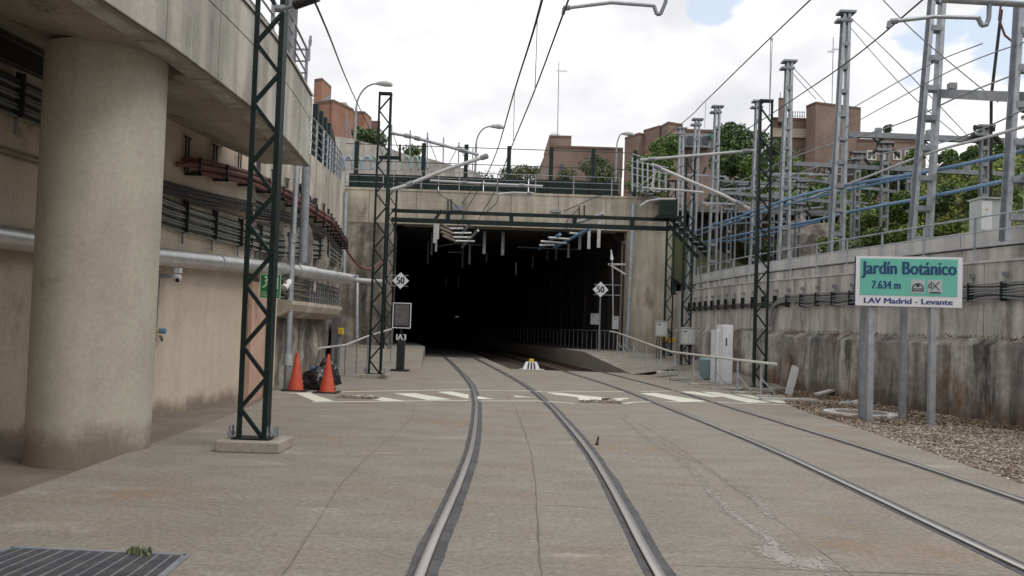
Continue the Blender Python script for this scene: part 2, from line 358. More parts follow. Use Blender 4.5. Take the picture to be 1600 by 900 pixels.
def text_part(name, s, p0, p1, height, m, parent, bold=0.0, depth=.004, normal=None):
    """flat lettering from p0 (left end of baseline) to p1 (right end), height of a capital"""
    cu = bpy.data.curves.new(name, 'FONT'); cu.body = s; cu.size = 1; cu.offset = 0; cu.extrude = .0; cu.resolution_u = 3
    tmp = bpy.data.objects.new('tmp', cu); col.objects.link(tmp)
    bpy.context.view_layer.update()
    dg = bpy.context.evaluated_depsgraph_get()
    me = bpy.data.meshes.new_from_object(tmp.evaluated_get(dg)); bpy.data.objects.remove(tmp)
    xs = [v.co.x for v in me.vertices]; x0, x1 = min(xs), max(xs)
    p0 = Vector(p0); p1 = Vector(p1); d = p1-p0; L_ = d.length; ux = d/L_; uz = Vector((0, 0, 1)); uz = (uz-ux*uz.dot(ux)).normalized(); un = ux.cross(uz)
    o0 = ORG[parent.name]; src = [v.co.copy() for v in me.vertices]; pol = [tuple(p.vertices) for p in me.polygons]
    bpy.data.meshes.remove(me); bb = B(); sh = bold*.75*(x1-x0 > 0)
    for k in ((-1, 0, 1) if bold > 0 else (0,)):        # lettering thickened sideways, each layer a hair proud of the last
        bb.add([p0 + ux*((v.x-x0+sh+k*sh)/(x1-x0+2*sh)*L_) + uz*(v.y/.70*height) + un*(depth+k*.0004) for v in src], pol)
    return link(name, bb.mesh(name, m, o0), parent)

# ================================================================ THE SETTING
TRK_L = smooth_tab([(-12, .55), (-4, .38), (5, .24), (8, .29), (10.4, .30), (13.4, .23), (17.8, .05), (23, -.33), (32, -1.33), (42, -2.55), (48, -3.4), (60, -5.7), (80, -10.6), (105, -18.5)], .8)
TRK_R = smooth_tab([(-12, 4.55), (-4, 4.4), (6, 4.34), (9, 4.38), (12, 4.36), (17.5, 4.08), (23, 3.76), (30, 3.0), (37.5, 2.1), (42, 1.55), (48, .7), (60, -1.6), (80, -6.5), (105, -14.4)], .8)
WALL_L = [(-14, -7.9), (-2, -7.45), (3, -7.1), (10.4, -6.35), (14, -5.95), (17, -5.55), (20, -5.45), (24, -5.5), (30, -6.3), (42, -8.7)]
WALL_R = smooth_tab([(-14, 14.5), (2, 12.6), (10, 10.9), (16, 9.9), (19.5, 9.4), (23, 9.0), (27, 8.55), (32, 8.15), (42, 7.9)], .5)
lx = lambda y: interp(WALL_L, y)
rx = lambda y: interp(WALL_R, y)
tl = lambda y: interp(TRK_L, y)
tr = lambda y: interp(TRK_R, y)
SLAB_L = [(-14, -3.6), (0, -4.0), (7, -4.19), (8.3, -4.22), (10.1, -4.33), (13.5, -4.46), (16, -4.75), (18.3, -5.3), (20, -5.5), (24, -5.6), (30, -6.4), (42, -8.8), (44, -9.1)]
SLAB_R = [(-14, 5.75), (9.3, 5.74), (11.9, 5.96), (15, 6.18), (17.3, 6.25), (19.6, 6.5), (21, 6.75), (23, 6.4), (26, 5.9), (31, 5.2)]

b = B(); b.add([(-900,-300,-.75),(900,-300,-.75),(900,1800,-.75),(-900,1800,-.75)], [(0,1,2,3)])
solo('ground', b, 'earth', kind='structure')
# concrete track slab, with a recess for the ballasted track ahead
sl = lambda y: interp(SLAB_L, y)
sr = lambda y: interp(SLAB_R, y)
b = B()
ys = list(fr(-14, 32, 1))
b.sheet([[(sl(y), y, 0), (tl(y)-.9, y, 0), (tl(y)+.9, y, 0), (tr(y)-.9, y, 0), (tr(y)+.9, y, 0), (max(sr(min(y, 31)), tr(y)+1.0), y, 0)] for y in ys])
ys2 = list(fr(32, 110, 2))
b.sheet([[(sl(min(y, 44))-(0 if y <= 44 else (y-44)*.3), y, 0), (tl(y)-.9, y, 0), (tl(y)+1.35, y, 0)] for y in ys2])
b.sheet([[(sl(y), y, -.2) for y in ys], [(sl(y), y, 0) for y in ys]])
b.sheet([[(sr(y), y, 0) for y in ys if y < 31], [(sr(y), y, -.2) for y in ys if y < 31]])
b.sheet([[(tl(y)+1.35, y, 0) for y in ys2], [(tl(y)+1.35, y, -.4) for y in ys2]])
b.add([(tl(32)+1.35, 32, 0), (6.2, 32, 0), (6.2, 32, -.4), (tl(32)+1.35, 32, -.4)], [(0, 3, 2, 1)])
slab = solo('track_slab', b, 'slab', kind='structure')
b = B(); ysb = list(fr(31.5, 110, 2.5))
b.sheet([[(tl(y)+1.3, y, -.22), (tr(y), y, -.20), (tr(y)+3.0, y, -.22)] for y in ysb])
solo('ballast_bed', b, 'ballast', kind='structure')
# lower path under the viaduct
b = B(); ys3 = list(fr(-14, 20, 1))
b.sheet([[(lx(y)-.3, y, -.15), (sl(y)+.02, y, -.15)] for y in ys3])
solo('lower_path', b, 'path', kind='structure')
# joints in the slab
def strip(path, w, z, m, name, parent=None, jag=0):
    bb = B(); rows = []
    for i, (x, y) in enumerate(path):
        a = path[max(i-1, 0)]; c = path[min(i+1, len(path)-1)]; dx, dy = c[0]-a[0], c[1]-a[1]; l = math.hypot(dx, dy); nx, ny = dy/l, -dx/l
        j = random.uniform(-jag, jag); k = random.uniform(-jag, jag)
        rows.append([(x-nx*(w/2+j), y-ny*(w/2+j), z), (x+nx*(w/2+k), y+ny*(w/2+k), z)])
    bb.sheet(rows)
    return part(name, bb, m, parent) if parent else bb
def wob(x, y, a=.012): return (x + a*noise.noise(Vector((x*3, y*3, 0))) + a*.6*noise.noise(Vector((y*9, x, 3))), y)
strip([wob(tl(y), y, .012) for y in fr(-2, 44, .2)], .011, .003, 'joint', 'joint', slab, .004)
JL = smooth_tab([(3, -1.35), (5.3, -1.35), (7.6, -1.55), (9.5, -1.62), (12, -1.60), (14, -1.63), (17, -1.9), (20, -2.1), (26, -2.55)], .5)
JL = [(y, x) for y, x in JL]
strip([wob(x, y, .02) for y, x in JL], .010, .003, 'joint', 'joint', slab, .004)
strip([wob((tl(y)+tr(y))/2, y, .03) for y in fr(0, 20, .25)], .006, .003, 'joint', 'joint', slab, .004)
for yy in (5.6, 8.6, 12.4, 15.2, 23.5, 29):
    strip([wob(x, yy+.03*noise.noise(Vector((x*2, yy, 0))), .01) for x in fr(tl(yy)+.85, tr(yy)-.85, .25)], .007, .003, 'joint', 'joint', slab, .003)
for yy in (7.35, 11.6, 19.9, 26.5):
    strip([wob(x, yy+.04*noise.noise(Vector((x*2, yy, 0))), .01) for x in fr(tl(yy)-.65, tl(yy)+.66, .2)], .006, .003, 'joint', 'joint', slab, .003)

# ---------------------------------------------------------------- rails
def make_rail(trk, side, y0, y1, label, bright_web):
    off = side*.7525
    t = thing('rail', label, 'rail', (interp(trk, 6)+off, 6, 0), None)
    ys = list(fr(y0, y1, .6)); hd = B(); wb = B(); fl = B()
    for rows, prof in ((hd, [(-.036, .006), (-.034, .020), (-.024, .026), (.024, .026), (.034, .020), (.036, .006)]),):
        rows.sheet([[(interp(trk, y)+off+dx, y, z) for dx, z in prof] for y in ys])
    part('rail_head', hd, 'rail', t, smooth=True)
    wb.sheet([[(interp(trk, y)+off+dx, y, z) for dx, z in ((-.040, .001 if y < 31 or trk is TRK_L else -.16), (-.037, .012), (-.0355, .0075))] for y in ys])
    wb.sheet([[(interp(trk, y)+off+dx, y, z) for dx, z in ((.0355, .0075), (.037, .012), (.040, .001 if y < 31 or trk is TRK_L else -.16))] for y in ys])
    part('rail_web', wb, 'railside', t)
    rows = []
    for y in fr(y0, min(y1, 31.8 if trk is TRK_R else y1), .12):
        j = .012*noise.noise(Vector((y*1.1, off, 1)))+.0045*noise.noise(Vector((y*9, off, 2))); k = .012*noise.noise(Vector((y*1.1, off, 7)))+.006*noise.noise(Vector((y*9, off, 9)))
        rows.append([(interp(trk, y)+off-.088-j*1.2, y, .003), (interp(trk, y)+off+.112+k*1.2, y, .003)])
    fl.sheet(rows); part('rubber_filler', fl, 'filler', t)
    return t
make_rail(TRK_L, -1, -10, 100, 'left rail of the near track curving into the tunnel', 1)
make_rail(TRK_L, 1, -10, 100, 'right rail of the near track, with a small dark clip beside it', 1)
make_rail(TRK_R, -1, -10, 100, 'left rail of the far right track beyond the centre crossing', 0)
make_rail(TRK_R, 1, -10, 100, 'outermost right rail beside the gravel bed', 0)
sm = B(); sm.box(-1.25, 1.25, -.12, .12, -.21, -.15); sme = sm.mesh('sleeper', 'railside')
ts = thing('track_bed_sleepers', 'row of dark sleepers under the right track at the tunnel mouth', 'sleepers', (tr(36), 36, -.2))
for i in range(40):
    y = 32.6+i*.65; piece('sleeper', sme, ts, (tr(y), y, 0), (0, 0, math.atan2(-(tr(y+.5)-tr(y-.5)), 1)))
b = B(); b.bar((1.22, 11.4, .0), (1.245, 11.46, .10), .018, .04); b.bar((1.22, 11.4, .004), (1.22, 11.4, .022), .05, .04)
solo('rail_clip', b, 'black', 'small dark upright metal clip beside the right rail of the near track', 'clip', loc=(1.22, 11.4, 0))

# ---------------------------------------------------------------- painted crossing
cx = thing('crossing_marking', 'pale yellow painted hatched pedestrian crossing across both tracks', 'road marking', (1, 18.5, 0.004))
def paintstrip(pts, w, z=.006):
    path = []
    for i in range(len(pts)-1):
        for k in range(6): path.append((pts[i][0]+(pts[i+1][0]-pts[i][0])*k/6, pts[i][1]+(pts[i+1][1]-pts[i][1])*k/6))
    path.append(pts[-1]); strip(path, w, z, 'paint', 'painted_line', cx, .006)
def gz(x, y): d = ray(x, y); t = -CAMH/d[2]; return (d[0]*t, d[1]*t)
def gq(*pts): return [gz(*p) for p in pts]
paintstrip(gq((452, 615), (560, 612), (670, 610), (736, 609.5)), .13)
paintstrip(gq((745, 610), (830, 611), (852, 613), (975, 612)), .12)
paintstrip(gq((1000, 612), (1056, 611), (1065, 614), (1190, 618)), .12)
paintstrip(gq((487, 629), (600, 627.5), (733, 626)), .13)
paintstrip(gq((748, 627), (842, 627), (898, 631)), .12)
paintstrip(gq((974, 631), (990, 629), (1016, 628)), .12)
paintstrip(gq((1040, 628), (1100, 628.5)), .12); paintstrip(gq((1112, 629), (1250, 634)), .12)
def quad(z, *pts):
    bb = B(); bb.add([(*gz(*p), z) for p in pts], [tuple(range(len(pts)))]); part('painted_bar', bb, 'paint', cx)
for q in ([(461, 614.5), (484, 614.5), (522, 627), (493, 628)], [(549, 618), (578, 618), (632, 626.5), (598, 627)],
          [(614, 615), (648, 614.5), (706, 624.5), (668, 625.5)], [(682, 612.5), (706, 612), (732, 617), (732, 623.5)], [(746, 619), (772, 624), (746, 624)],
          [(800, 618), (836, 621.5), (806, 621)], [(853, 613.5), (878, 614.5), (975, 625), (960, 628.5), (905, 627), (903, 621), (868, 617)],
          [(940, 622.5), (981, 622), (981, 624), (940, 625)], [(1000, 615), (1022, 614), (1106, 627.5), (1062, 628)], [(1060, 612), (1085, 612), (1130, 620), (1112, 621)],
          [(1095, 612), (1120, 613), (1205, 629.5), (1168, 629.5)], [(1150, 617), (1178, 618.5), (1245, 630.5), (1215, 629.5)]):
    quad(.005, *q)
# two rough patches with grating cut through the marking
for (c, lab) in (((560, 621), 'rough dark drain patch left in the painted crossing'), ((937, 628), 'rough rubble filled pit in the middle of the painted crossing')):
    g = gz(*c); t = thing('drain_pit', lab, 'drain', (g[0], g[1], 0))
    bb = B(); bb.box(g[0]-.45, g[0]+.45, g[1]-.3, g[1]+.25, .0065, .009); part('pit_bed', bb, 'joint', t)
    bb = B()
    for i in range(70):
        x = g[0]+random.uniform(-.42, .42); y = g[1]+random.uniform(-.25, .2); s = random.uniform(.015, .04); bb.box(x-s, x+s, y-s*.7, y+s*.7, .008, .012+s*.7)
    part('rubble', bb, 'gravel', t, kind='stuff')
# white mineral trails on the slab
mn = random.Random(3)
def stain(pts, w, n):
    bb = B()
    for i in range(n):
        t = mn.random()*(len(pts)-1.001); k = int(t); u = t-k
        x = pts[k][0]+(pts[k+1][0]-pts[k][0])*u+mn.gauss(0, w); y = pts[k][1]+(pts[k+1][1]-pts[k][1])*u+mn.gauss(0, w*1.2)
        s = abs(mn.gauss(.003, .006))+.0025; m_ = 6; a0 = mn.random()*6
        bb.add([(x+s*mn.uniform(.5, 1.3)*math.cos(a0+j*6.283/m_), y+1.4*s*mn.uniform(.5, 1.3)*math.sin(a0+j*6.283/m_), .0028+i*1e-7) for j in range(m_)], [tuple(range(m_))])
    return bb
bb = stain(gq((970, 650), (1010, 685), (1060, 715), (1105, 760), (1140, 800), (1200, 840), (1225, 880)), .030, 3200)
bb2 = stain(gq((1035, 690), (1110, 735), (1180, 780), (1205, 810)), .026, 1300); bb.add(bb2.v, bb2.f)
bb2 = stain(gq((1190, 860), (1250, 880), (1300, 885)), .07, 1300); bb.add(bb2.v, bb2.f)
o = part('mineral_stain', bb, 'stain', slab, kind='stuff')

# ---------------------------------------------------------------- drain grate bottom left
gp = [Vector((*gz(*p), 0)) for p in ((18, 857), (292, 869), (215, 935), (-120, 905))]
t = thing('drain_grate', 'rectangular steel floor grate with weeds on its edge, bottom left corner', 'grate', ((gp[0]+gp[1]+gp[2]+gp[3])/4)[:])
def lerp(a, b, t): return a+(b-a)*t
def gpt(u, v): return lerp(lerp(gp[0], gp[1], u), lerp(gp[3], gp[2], u), v)
bb = B(); bb.add([gpt(*q)+Vector((0, 0, .004)) for q in ((0, 0), (1, 0), (1, 1), (0, 1))], [(3, 2, 1, 0)]); part('pit', bb, 'black', t)  # flat black sheet paints the shade below the grate bars
for (a, c) in (((0, 0), (1, 0)), ((1, 0), (1, 1)), ((1, 1), (0, 1)), ((0, 1), (0, 0))):
    bb = B(); bb.bar(gpt(*a)+Vector((0, 0, .006)), gpt(*c)+Vector((0, 0, .006)), .045, .016); part('frame_bar', bb, 'galvd', t)
for i in range(1, 13):
    bb = B(); bb.bar(gpt(i/13, .02)+Vector((0, 0, .008)), gpt(i/13, .98)+Vector((0, 0, .009)), .009, .006); part('bearing_bar', bb, 'galvd', t)
for i in range(1, 34):
    bb = B(); bb.bar(gpt(.01, i/34)+Vector((0, 0, .005)), gpt(.99, i/34)+Vector((0, 0, .0075)), .007, .005); part('cross_bar', bb, 'cab3', t)
def tuft(c, n, h, w, name, label, m='leafd'):
    bb = B()
    for i in range(n):
        x = c[0]+random.uniform(-w, w); y = c[1]+random.uniform(-w*.4, w*.4); a = random.random()*6.28; hh = h*random.uniform(.3, 1); l = random.uniform(.004, .012)
        d = Vector((math.cos(a), math.sin(a), 0))*hh*random.uniform(.1, .6); s = Vector((-math.sin(a), math.cos(a), 0))*l; p = Vector((x, y, .01))
        bb.add([p-s, p+s, p+d+Vector((0, 0, hh))+s*.4, p+d+Vector((0, 0, hh))-s*.4], [(0, 1, 2, 3)])
    return solo(name, bb, m, label, 'weed', loc=(c[0], c[1], 0))
tuft(gz(218, 868), 170, .05, .07, 'grass_tuft', 'small green weed tuft growing at the grate edge', 'leafo')

# ---------------------------------------------------------------- gravel area on the right
b = B(); ys = list(fr(-14, 32, 1))
b.sheet([[(sr(y)-.02, y, -.06), ((sr(y)+rx(y))/2, y, -.03 if y < 17 else -.05), (rx(y)+.3, y, -.02)] for y in ys])
solo('gravel_bed', b, 'soil', kind='structure')
def stones(n, region, smin, smax, m, name, seed):
    rd = random.Random(seed); V = []; F = []
    for i in range(n):
        while True:
            x, y = region(rd)
            if x is not None: break
        s = rd.uniform(smin, smax); z = -.035+rd.uniform(0, .02)+.06*max(0, noise.noise(Vector((x*.9, y*.9, 0))))
        a = rd.random()*6.28; ca, sa = math.cos(a), math.sin(a); k = len(V); e = rd.uniform(.5, .9); q = rd.uniform(.4, .7)
        for (dx, dy, dz) in ((1, 0, 0), (.2, e, .1), (-1, .1, 0), (-.1, -e, -.05), (.15, .05, q), (0, 0, -q)):
            dx *= rd.uniform(.7, 1.2); dy *= rd.uniform(.7, 1.2); V.append((x+s*(dx*ca-dy*sa), y+s*(dx*sa+dy*ca), z+s*dz))
        F += [(k, k+1, k+4), (k+1, k+2, k+4), (k+2, k+3, k+4), (k+3, k, k+4), (k+1, k, k+5), (k+2, k+1, k+5), (k+3, k+2, k+5), (k, k+3, k+5)]
    bb = B(); bb.v = [Vector(v) for v in V]; bb.f = F
    return solo(name, bb, m, kind='stuff')
def reg(rd):
    y = rd.uniform(6.5, 19.5) if rd.random() < .93 else rd.uniform(2, 7); e = sr(y)+.02; w_ = rx(y)-.2
    x = rd.uniform(e, min(w_, e+5.2))
    if y > 16.5 and rd.random() < (y-16.5)/4: return None, None
    return x, y
tag(stones(26000, reg, .014, .036, 'gravel', 'gravel', 5), 'pale loose gravel between the right track and the stained wall', 'gravel')
def leafpile(n, region, s0, s1, seed, name, label):
    rd = random.Random(seed); bb = B()
    for i in range(n):
        x, y = region(rd); s = rd.uniform(s0, s1); a = rd.random()*6.28; z = -.015+rd.uniform(0, .05)
        u = Vector((math.cos(a), math.sin(a), rd.uniform(-.4, .4)))*s; w = Vector((-math.sin(a), math.cos(a), rd.uniform(-.4, .4)))*s*.55; p = Vector((x, y, z))
        bb.add([p-u, p+w, p+u, p-w], [(0, 1, 2, 3)])
    return solo(name, bb, 'litter', label, 'leaf litter', kind='stuff')
leafpile(9000, lambda rd: (lambda y: (rd.uniform(sr(y)+.05, rx(y)-.3), y))(rd.uniform(15.5, 25)), .02, .05, 8, 'leaf_litter', 'brown dry leaves heaped along the foot of the right wall')
leafpile(2600, lambda rd: (lambda y: (rx(y)-.25-abs(rd.gauss(0, .45)), y))(rd.uniform(10, 25)), .02, .05, 9, 'leaf_litter', 'dry leaves drifted against the shotcrete base of the right wall')

# ---------------------------------------------------------------- right platform, ramp
b = B()
PE = smooth_tab([(31, 4.57), (37.6, 3.35), (42.4, 2.75), (50, 1.5), (60, -.6), (80, -5.2), (105, -13)], 1)
pe = lambda y: interp(PE, y)
pz = lambda y: min(.62, max(.005, (y-31)/6.6*.62))
pz2 = lambda y: min(.62, max(.0, (y-25)/12*.6))      # wall-side height: the ground climbs gently along the wall
ys = list(fr(31, 43, .5))
b.sheet([[(pe(y), y, pz(y)), (pe(y)+1.4, y, max(pz(y), pz2(y)*.8)), (8.3, y, max(pz(y), pz2(y)))] for y in ys])
ysx = list(fr(24, 31, .5))
b.sheet([[(max(sr(y), 4.57)-.02 + (0 if y < 30.9 else 0), y, .003), ((sr(y)+8.2)/2, y, pz2(y)*.8+.003), (8.5, y, pz2(y)+.004)] for y in ysx])
b.sheet([[(pe(y), y, -.25) for y in ys], [(pe(y), y, pz(y)) for y in ys]])
ys = list(fr(43, 105, 2)); b.sheet([[(pe(y), y, -.25), (pe(y), y, .62), (pe(y)+4, y, .62)] for y in ys])
solo('right_platform', b, 'slab', kind='structure')
# left platform
b = B(); PL = [(29.5, -3.15), (42, -4.3), (50, -5.6), (60, -8), (80, -13)]
pl = lambda y: interp(PL, y)
b.sheet([[(sl(y)-.1, y, .0+min(.5, (y-29.5)*.1)), (pl(y), y, min(.5, (y-29.5)*.1)+.003), (pl(y), y, -.01)] for y in fr(29.5, 44, .5)])
b.sheet([[(pl(y)-3.5, y, .5), (pl(y), y, .5), (pl(y), y, -.01)] for y in fr(44, 80, 2)])
solo('left_platform', b, 'slab', kind='structure')

# ================================================================ TUNNEL PORTAL
t = thing('tunnel_portal', 'wide concrete tunnel mouth with flat lintel under the road bridge', 'tunnel portal', (0, 42, 0))
b = B(); b.box(7.9, 9.4, 41.99, 43.2, -.3, 3.55); part('side_block', b, 'portal', t)
b = B(); b.box(-9.6, 8.0, 42, 43.2, 6.68, 8.35); bevel(part('lintel', b, 'portal', t), .02)
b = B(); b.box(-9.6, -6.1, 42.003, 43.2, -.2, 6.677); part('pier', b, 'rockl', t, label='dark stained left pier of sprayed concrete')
b = B(); b.prism([(5.6, 43.2), (5.75, 42.003), (8.0, 42.003), (8.0, 43.2)], -.2, 6.677); part('pier', b, 'portal', t)
b = B(); b.box(-9.6, 8.03, 41.97, 43.25, 8.353, 8.46); part('coping', b, 'portal', t)
for x in (-7.4, -5.0, -2.6, -.2, 2.2, 4.6, 7.0):
    b = B(); b.box(x-.012, x+.012, 41.992, 42.01, 6.69, 8.34); part('joint', b, 'joint', t)
for z in (7.05, 7.45, 7.88):
    b = B(); b.box(-9.5, 7.9, 41.995, 42.01, z-.008, z+.008); part('joint', b, 'fascia', t)
# lining
TC = [(42.5, -6.1, 5.75), (50, -7.6, 4.9), (60, -10.2, 3.0), (70, -13.0, .6), (80, -16, -2.2), (95, -21, -7.5), (112, -27, -14)]
b = B(); ti = [(y, interp([(a, c) for a, c, d in TC], y), interp([(a, d) for a, c, d in TC], y)) for y in fr(42.5, 112, 1.5)]
rows = []
for (y, a, c) in ti: rows.append([(a, y, -.3), (a, y, 6.2), (a+.5, y, 6.72), (c-.5, y, 6.72), (c, y, 6.2), (c, y, -.3)])
b.sheet(rows); k = len(rows)-1
b.add([rows[-1][i] for i in (0, 1, 2, 3, 4, 5)], [(0, 1, 2, 3, 4, 5)])
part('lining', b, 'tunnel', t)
for i, (y, a, c) in enumerate(ti[::2]):
    if y > 75: break
    bb = B(); bb.box(c-.14, c-.02, y-.06, y+.06, 0.6, 6.1); part('rib', bb, 'tunnel', t)
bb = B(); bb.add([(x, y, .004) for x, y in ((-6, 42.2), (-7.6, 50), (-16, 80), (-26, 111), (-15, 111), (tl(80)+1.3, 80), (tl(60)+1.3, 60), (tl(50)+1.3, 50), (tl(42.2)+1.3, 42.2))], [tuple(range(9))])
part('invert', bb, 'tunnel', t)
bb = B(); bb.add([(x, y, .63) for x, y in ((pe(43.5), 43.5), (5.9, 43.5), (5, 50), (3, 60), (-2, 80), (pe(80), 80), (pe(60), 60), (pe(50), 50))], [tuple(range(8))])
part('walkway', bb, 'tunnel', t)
bb = B(); bb.box(-5.0, -4.7, 66, 66.03, 2.25, 2.32)
# steel gantry in front of the portal
g = thing('portal_gantry', 'dark green twin beam gantry spanning the tunnel mouth', 'gantry', (-5.4, 36, 0))
zc = {}
for (z0, z1, nm) in ((6.44, 6.57, 'upper_beam'), (6.02, 6.20, 'lower_beam')):
    b = B(); b.box(-5.35, 6.75, 35.9, 36.1, z0, z1); part(nm, b, 'green', g)
for x in (-2.9, -.15, 2.6, 5.1): 
    b = B(); b.box(x-.09, x+.09, 35.92, 36.08, 6.203, 6.437); part('strut', b, 'green', g)

# ---------------------------------------------------------------- lattice masts
def mast_meshes(w, dz, br):
    L_ = math.hypot(w, dz); a = math.atan2(dz, w)
    q = B(); q.box(-L_/2, L_/2, -.02, .02, -br/2, br/2); q.box(-L_/2, L_/2, -.02, -.012, -br/2, br/2+.0)
    return q.mesh('brace', 'green'), a
def lattice_mast(loc, h, w, label, d=.15, cw=.065, seg=.37, top=True, block=True, br=.042, start=.0, group='dark green lattice masts'):
    x, y, z = loc
    t = thing('lattice_mast', label, 'mast', loc, group)
    for s in (-1, 1):
        bb = B(); X = x+s*(w/2-cw/2)
        bb.box(X-cw/2, X+cw/2, y-d/2, y-d/2+.014, z, z+h)
        ex = X+s*(cw/2-.006)
        bb.box(min(ex, ex+s*.006), max(ex, ex+s*.006), y-d/2+.014, y+d/2, z, z+h)
        part('chord', bb, 'green', t)
    iw = w-cw; me, a = mast_meshes(iw, seg, br); n = int(h/seg)
    for side in (-1,):
        for i in range(n):
            piece('brace', me, t, (x, y+side*(d/2-.01), z+(i+.5)*seg), (0, -a if i % 2 else a, 0))
    if top:
        bb = B(); bb.box(x-w/2, x+w/2, y-d/2-.024, y+d/2+.024, z+h-.02, z+h+.035); part('cap_plate', bb, 'green', t)
    if block:
        bb = B(); bb.box(x-w/2-.18, x+w/2+.21, y-d/2-.2, y+d/2+.28, z-.25 if z > .2 else z-.13, z-.002)
        o = part('footing', bb, 'soffit', t); bevel(o, .015)
        bb = B(); bb.box(x-w/2-.05, x+w/2+.05, y-d/2-.05, y+d/2+.05, z-.001, z+.018); part('base_plate', bb, 'green', t)
        bm_ = B(); bm_.lathe((0, 0, 0), [(.013, 0), (.013, .13)], 6); bm_.lathe((0, 0, 0), [(.024, .03), (.024, .055)], 6); bolt = bm_.mesh('anchor_bolt', 'galvd')
        for sx in (-1, 1):
            for kx in (0, .09):
                for sy in (-1, 1): piece('anchor_bolt', bolt, t, (x+sx*(w/2+.03+kx-.03), y+sy*d*.36, z+.02))
    return t
m1 = lattice_mast((-3.03, 9.98, .13), 8.2, .355, 'tall dark green lattice mast nearest the camera on a concrete block', d=.17, cw=.06, seg=.365, br=.045)
m2 = lattice_mast((-3.86, 23.9, .12), 8.1, .38, 'green lattice mast left of the tunnel mouth on its own low block', cw=.062, seg=.40)
m3 = lattice_mast((7.1, 23.7, .12), 8.2, .39, 'green lattice mast behind the white barrier rail, by the right wall', cw=.07, seg=.42)
m4 = lattice_mast((6.55, 31.2, .42), 7.9, .38, 'green lattice mast with a grey box, middle of the right trio', cw=.07, seg=.45, br=.042)
m5 = lattice_mast((6.78, 36.0, .6), 7.6, .38, 'green gantry leg right of the tunnel mouth with a green tank on it', cw=.07, seg=.45, br=.042)
m6 = lattice_mast((-5.35, 36.2, .4), 7.4, .38, 'green gantry leg left of the tunnel mouth, behind the left mast', cw=.07, seg=.45, br=.042)

# ================================================================ LEFT SIDE: wall, viaduct, column
t = thing('plastered_wall', 'beige plastered retaining wall behind the round column', 'wall', (lx(10), 10, -.15))
segs = [-14, -2, 3, 10.4, 14, 17.2]
for i in range(len(segs)-1):
    y0, y1 = segs[i], segs[i+1]; bb = B()
    bb.add([(lx(y0), y0, -.3), (lx(y1)+0, y1, -.3), (lx(y1), y1, 6.1), (lx(y0), y0, 6.1), (lx(y0)-.6, y0, -.3), (lx(y1)-.6, y1, -.3), (lx(y1)-.6, y1, 6.1), (lx(y0)-.6, y0, 6.1)],
           [(0, 3, 2, 1), (4, 5, 6, 7), (3, 7, 6, 2), (0, 1, 5, 4), (1, 2, 6, 5), (0, 4, 7, 3)])
    part('wall_panel', bb, 'plaster', t)
bb = B(); bb.box(-5.7, -5.37, 17.22, 18.2, -.15, 2.35); part('salmon_pilaster', bb, 'salmon', t)
bb = B(); bb.box(-5.6, -5.22, 18.22, 18.5, -.15, 2.6); part('pilaster', bb, 'plaster', t)
# sprayed concrete part with displaced surface
def rough_sheet(path, z0f, z1f, amp, step_z, sgn, seed, freq=.9, bulge=0):
    rows = []
    for (x, y, nx, ny) in path:
        z0, z1 = z0f(y), z1f(y); n = max(3, int((z1-z0)/step_z)); r_ = []
        for k in range(n_z+1):
            u = k/n_z; z = z0+(z1-z0)*u
            s_ = math.hypot(x, y)
            d = amp*(noise.noise(Vector((x*freq+seed, y*freq, z*freq*.35)))+.45*noise.noise(Vector((x*3.1, y*3.1+seed, z*2.2)))+.2*noise.noise(Vector((x*9, y*9, z*8+seed))))
            d += bulge*abs(math.sin(y*1.9+1.1*noise.noise(Vector((y*.6, seed, 0)))))**.45*(1+.5*noise.noise(Vector((math.floor(y*1.9/3.1416)*3.3, seed, 2))))
            d *= 1.0 if u < .93 else (1-u)/.07*.8+.2
            r_.append((x+nx*d, y+ny*d, z))
        rows.append(r_)
    return rows
n_z = 26
topL = [(17, 6.0), (24, 6.0), (30, 6.65), (42, 8.4)]
t = thing('sprayed_wall', 'rough stained sprayed concrete wall left of the tunnel', 'wall', (-5.5, 22, 0))
pth = []
for y in fr(17.2, 42, .2): pth.append((lx(y), y, 1, 0))
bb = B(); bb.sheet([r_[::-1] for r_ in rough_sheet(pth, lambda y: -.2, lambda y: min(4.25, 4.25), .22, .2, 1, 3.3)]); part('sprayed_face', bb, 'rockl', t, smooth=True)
for (y0, y1) in [(17.2, 19.0), (19.0, 20.8), (20.8, 22.6), (22.6, 24.4), (24.4, 26.2), (26.2, 28), (28, 30), (30, 34), (34, 38), (38, 42)]:
    bb = B(); z0, z1 = interp(topL, y0), interp(topL, y1); g_ = .012
    bb.add([(lx(y0+g_)+.02, y0+g_, 4.1), (lx(y1-g_)+.02, y1-g_, 4.1), (lx(y1-g_)+.02, y1-g_, z1), (lx(y0+g_)+.02, y0+g_, z0), (lx(y0)-.5, y0, 4.1), (lx(y1)-.5, y1, 4.1), (lx(y1)-.5, y1, z1), (lx(y0)-.5, y0, z0)],
           [(0, 3, 2, 1), (4, 5, 6, 7), (3, 7, 6, 2), (0, 1, 5, 4), (1, 2, 6, 5), (0, 4, 7, 3)])
    part('upper_panel', bb, 'upanel', t)
bb = B(); bb.sheet([[(lx(y)-.32, y, -.3), (lx(y)-.32, y, min(5.9, interp(topL, y)-.1))] for y in fr(16.4, 42, .8)]); part('backing', bb, 'rockl', t)
# ledge carrying the cables
bb = B(); rows = []
for y in fr(18.6, 24.6, .3):
    x = lx(y)+.1; rows.append([(x, y, 1.62), (x+.22, y, 1.66), (x+.40, y, 1.78), (x+.47, y, 1.93), (x+.47, y, 2.02), (x+.1, y, 2.04), (x-.1, y, 2.04)])
bb.sheet(rows); bb.add(rows[-1], [tuple(range(7))]); bb.add(rows[0], [tuple(range(7))[::-1]]); part('ledge', bb, 'portal', t)
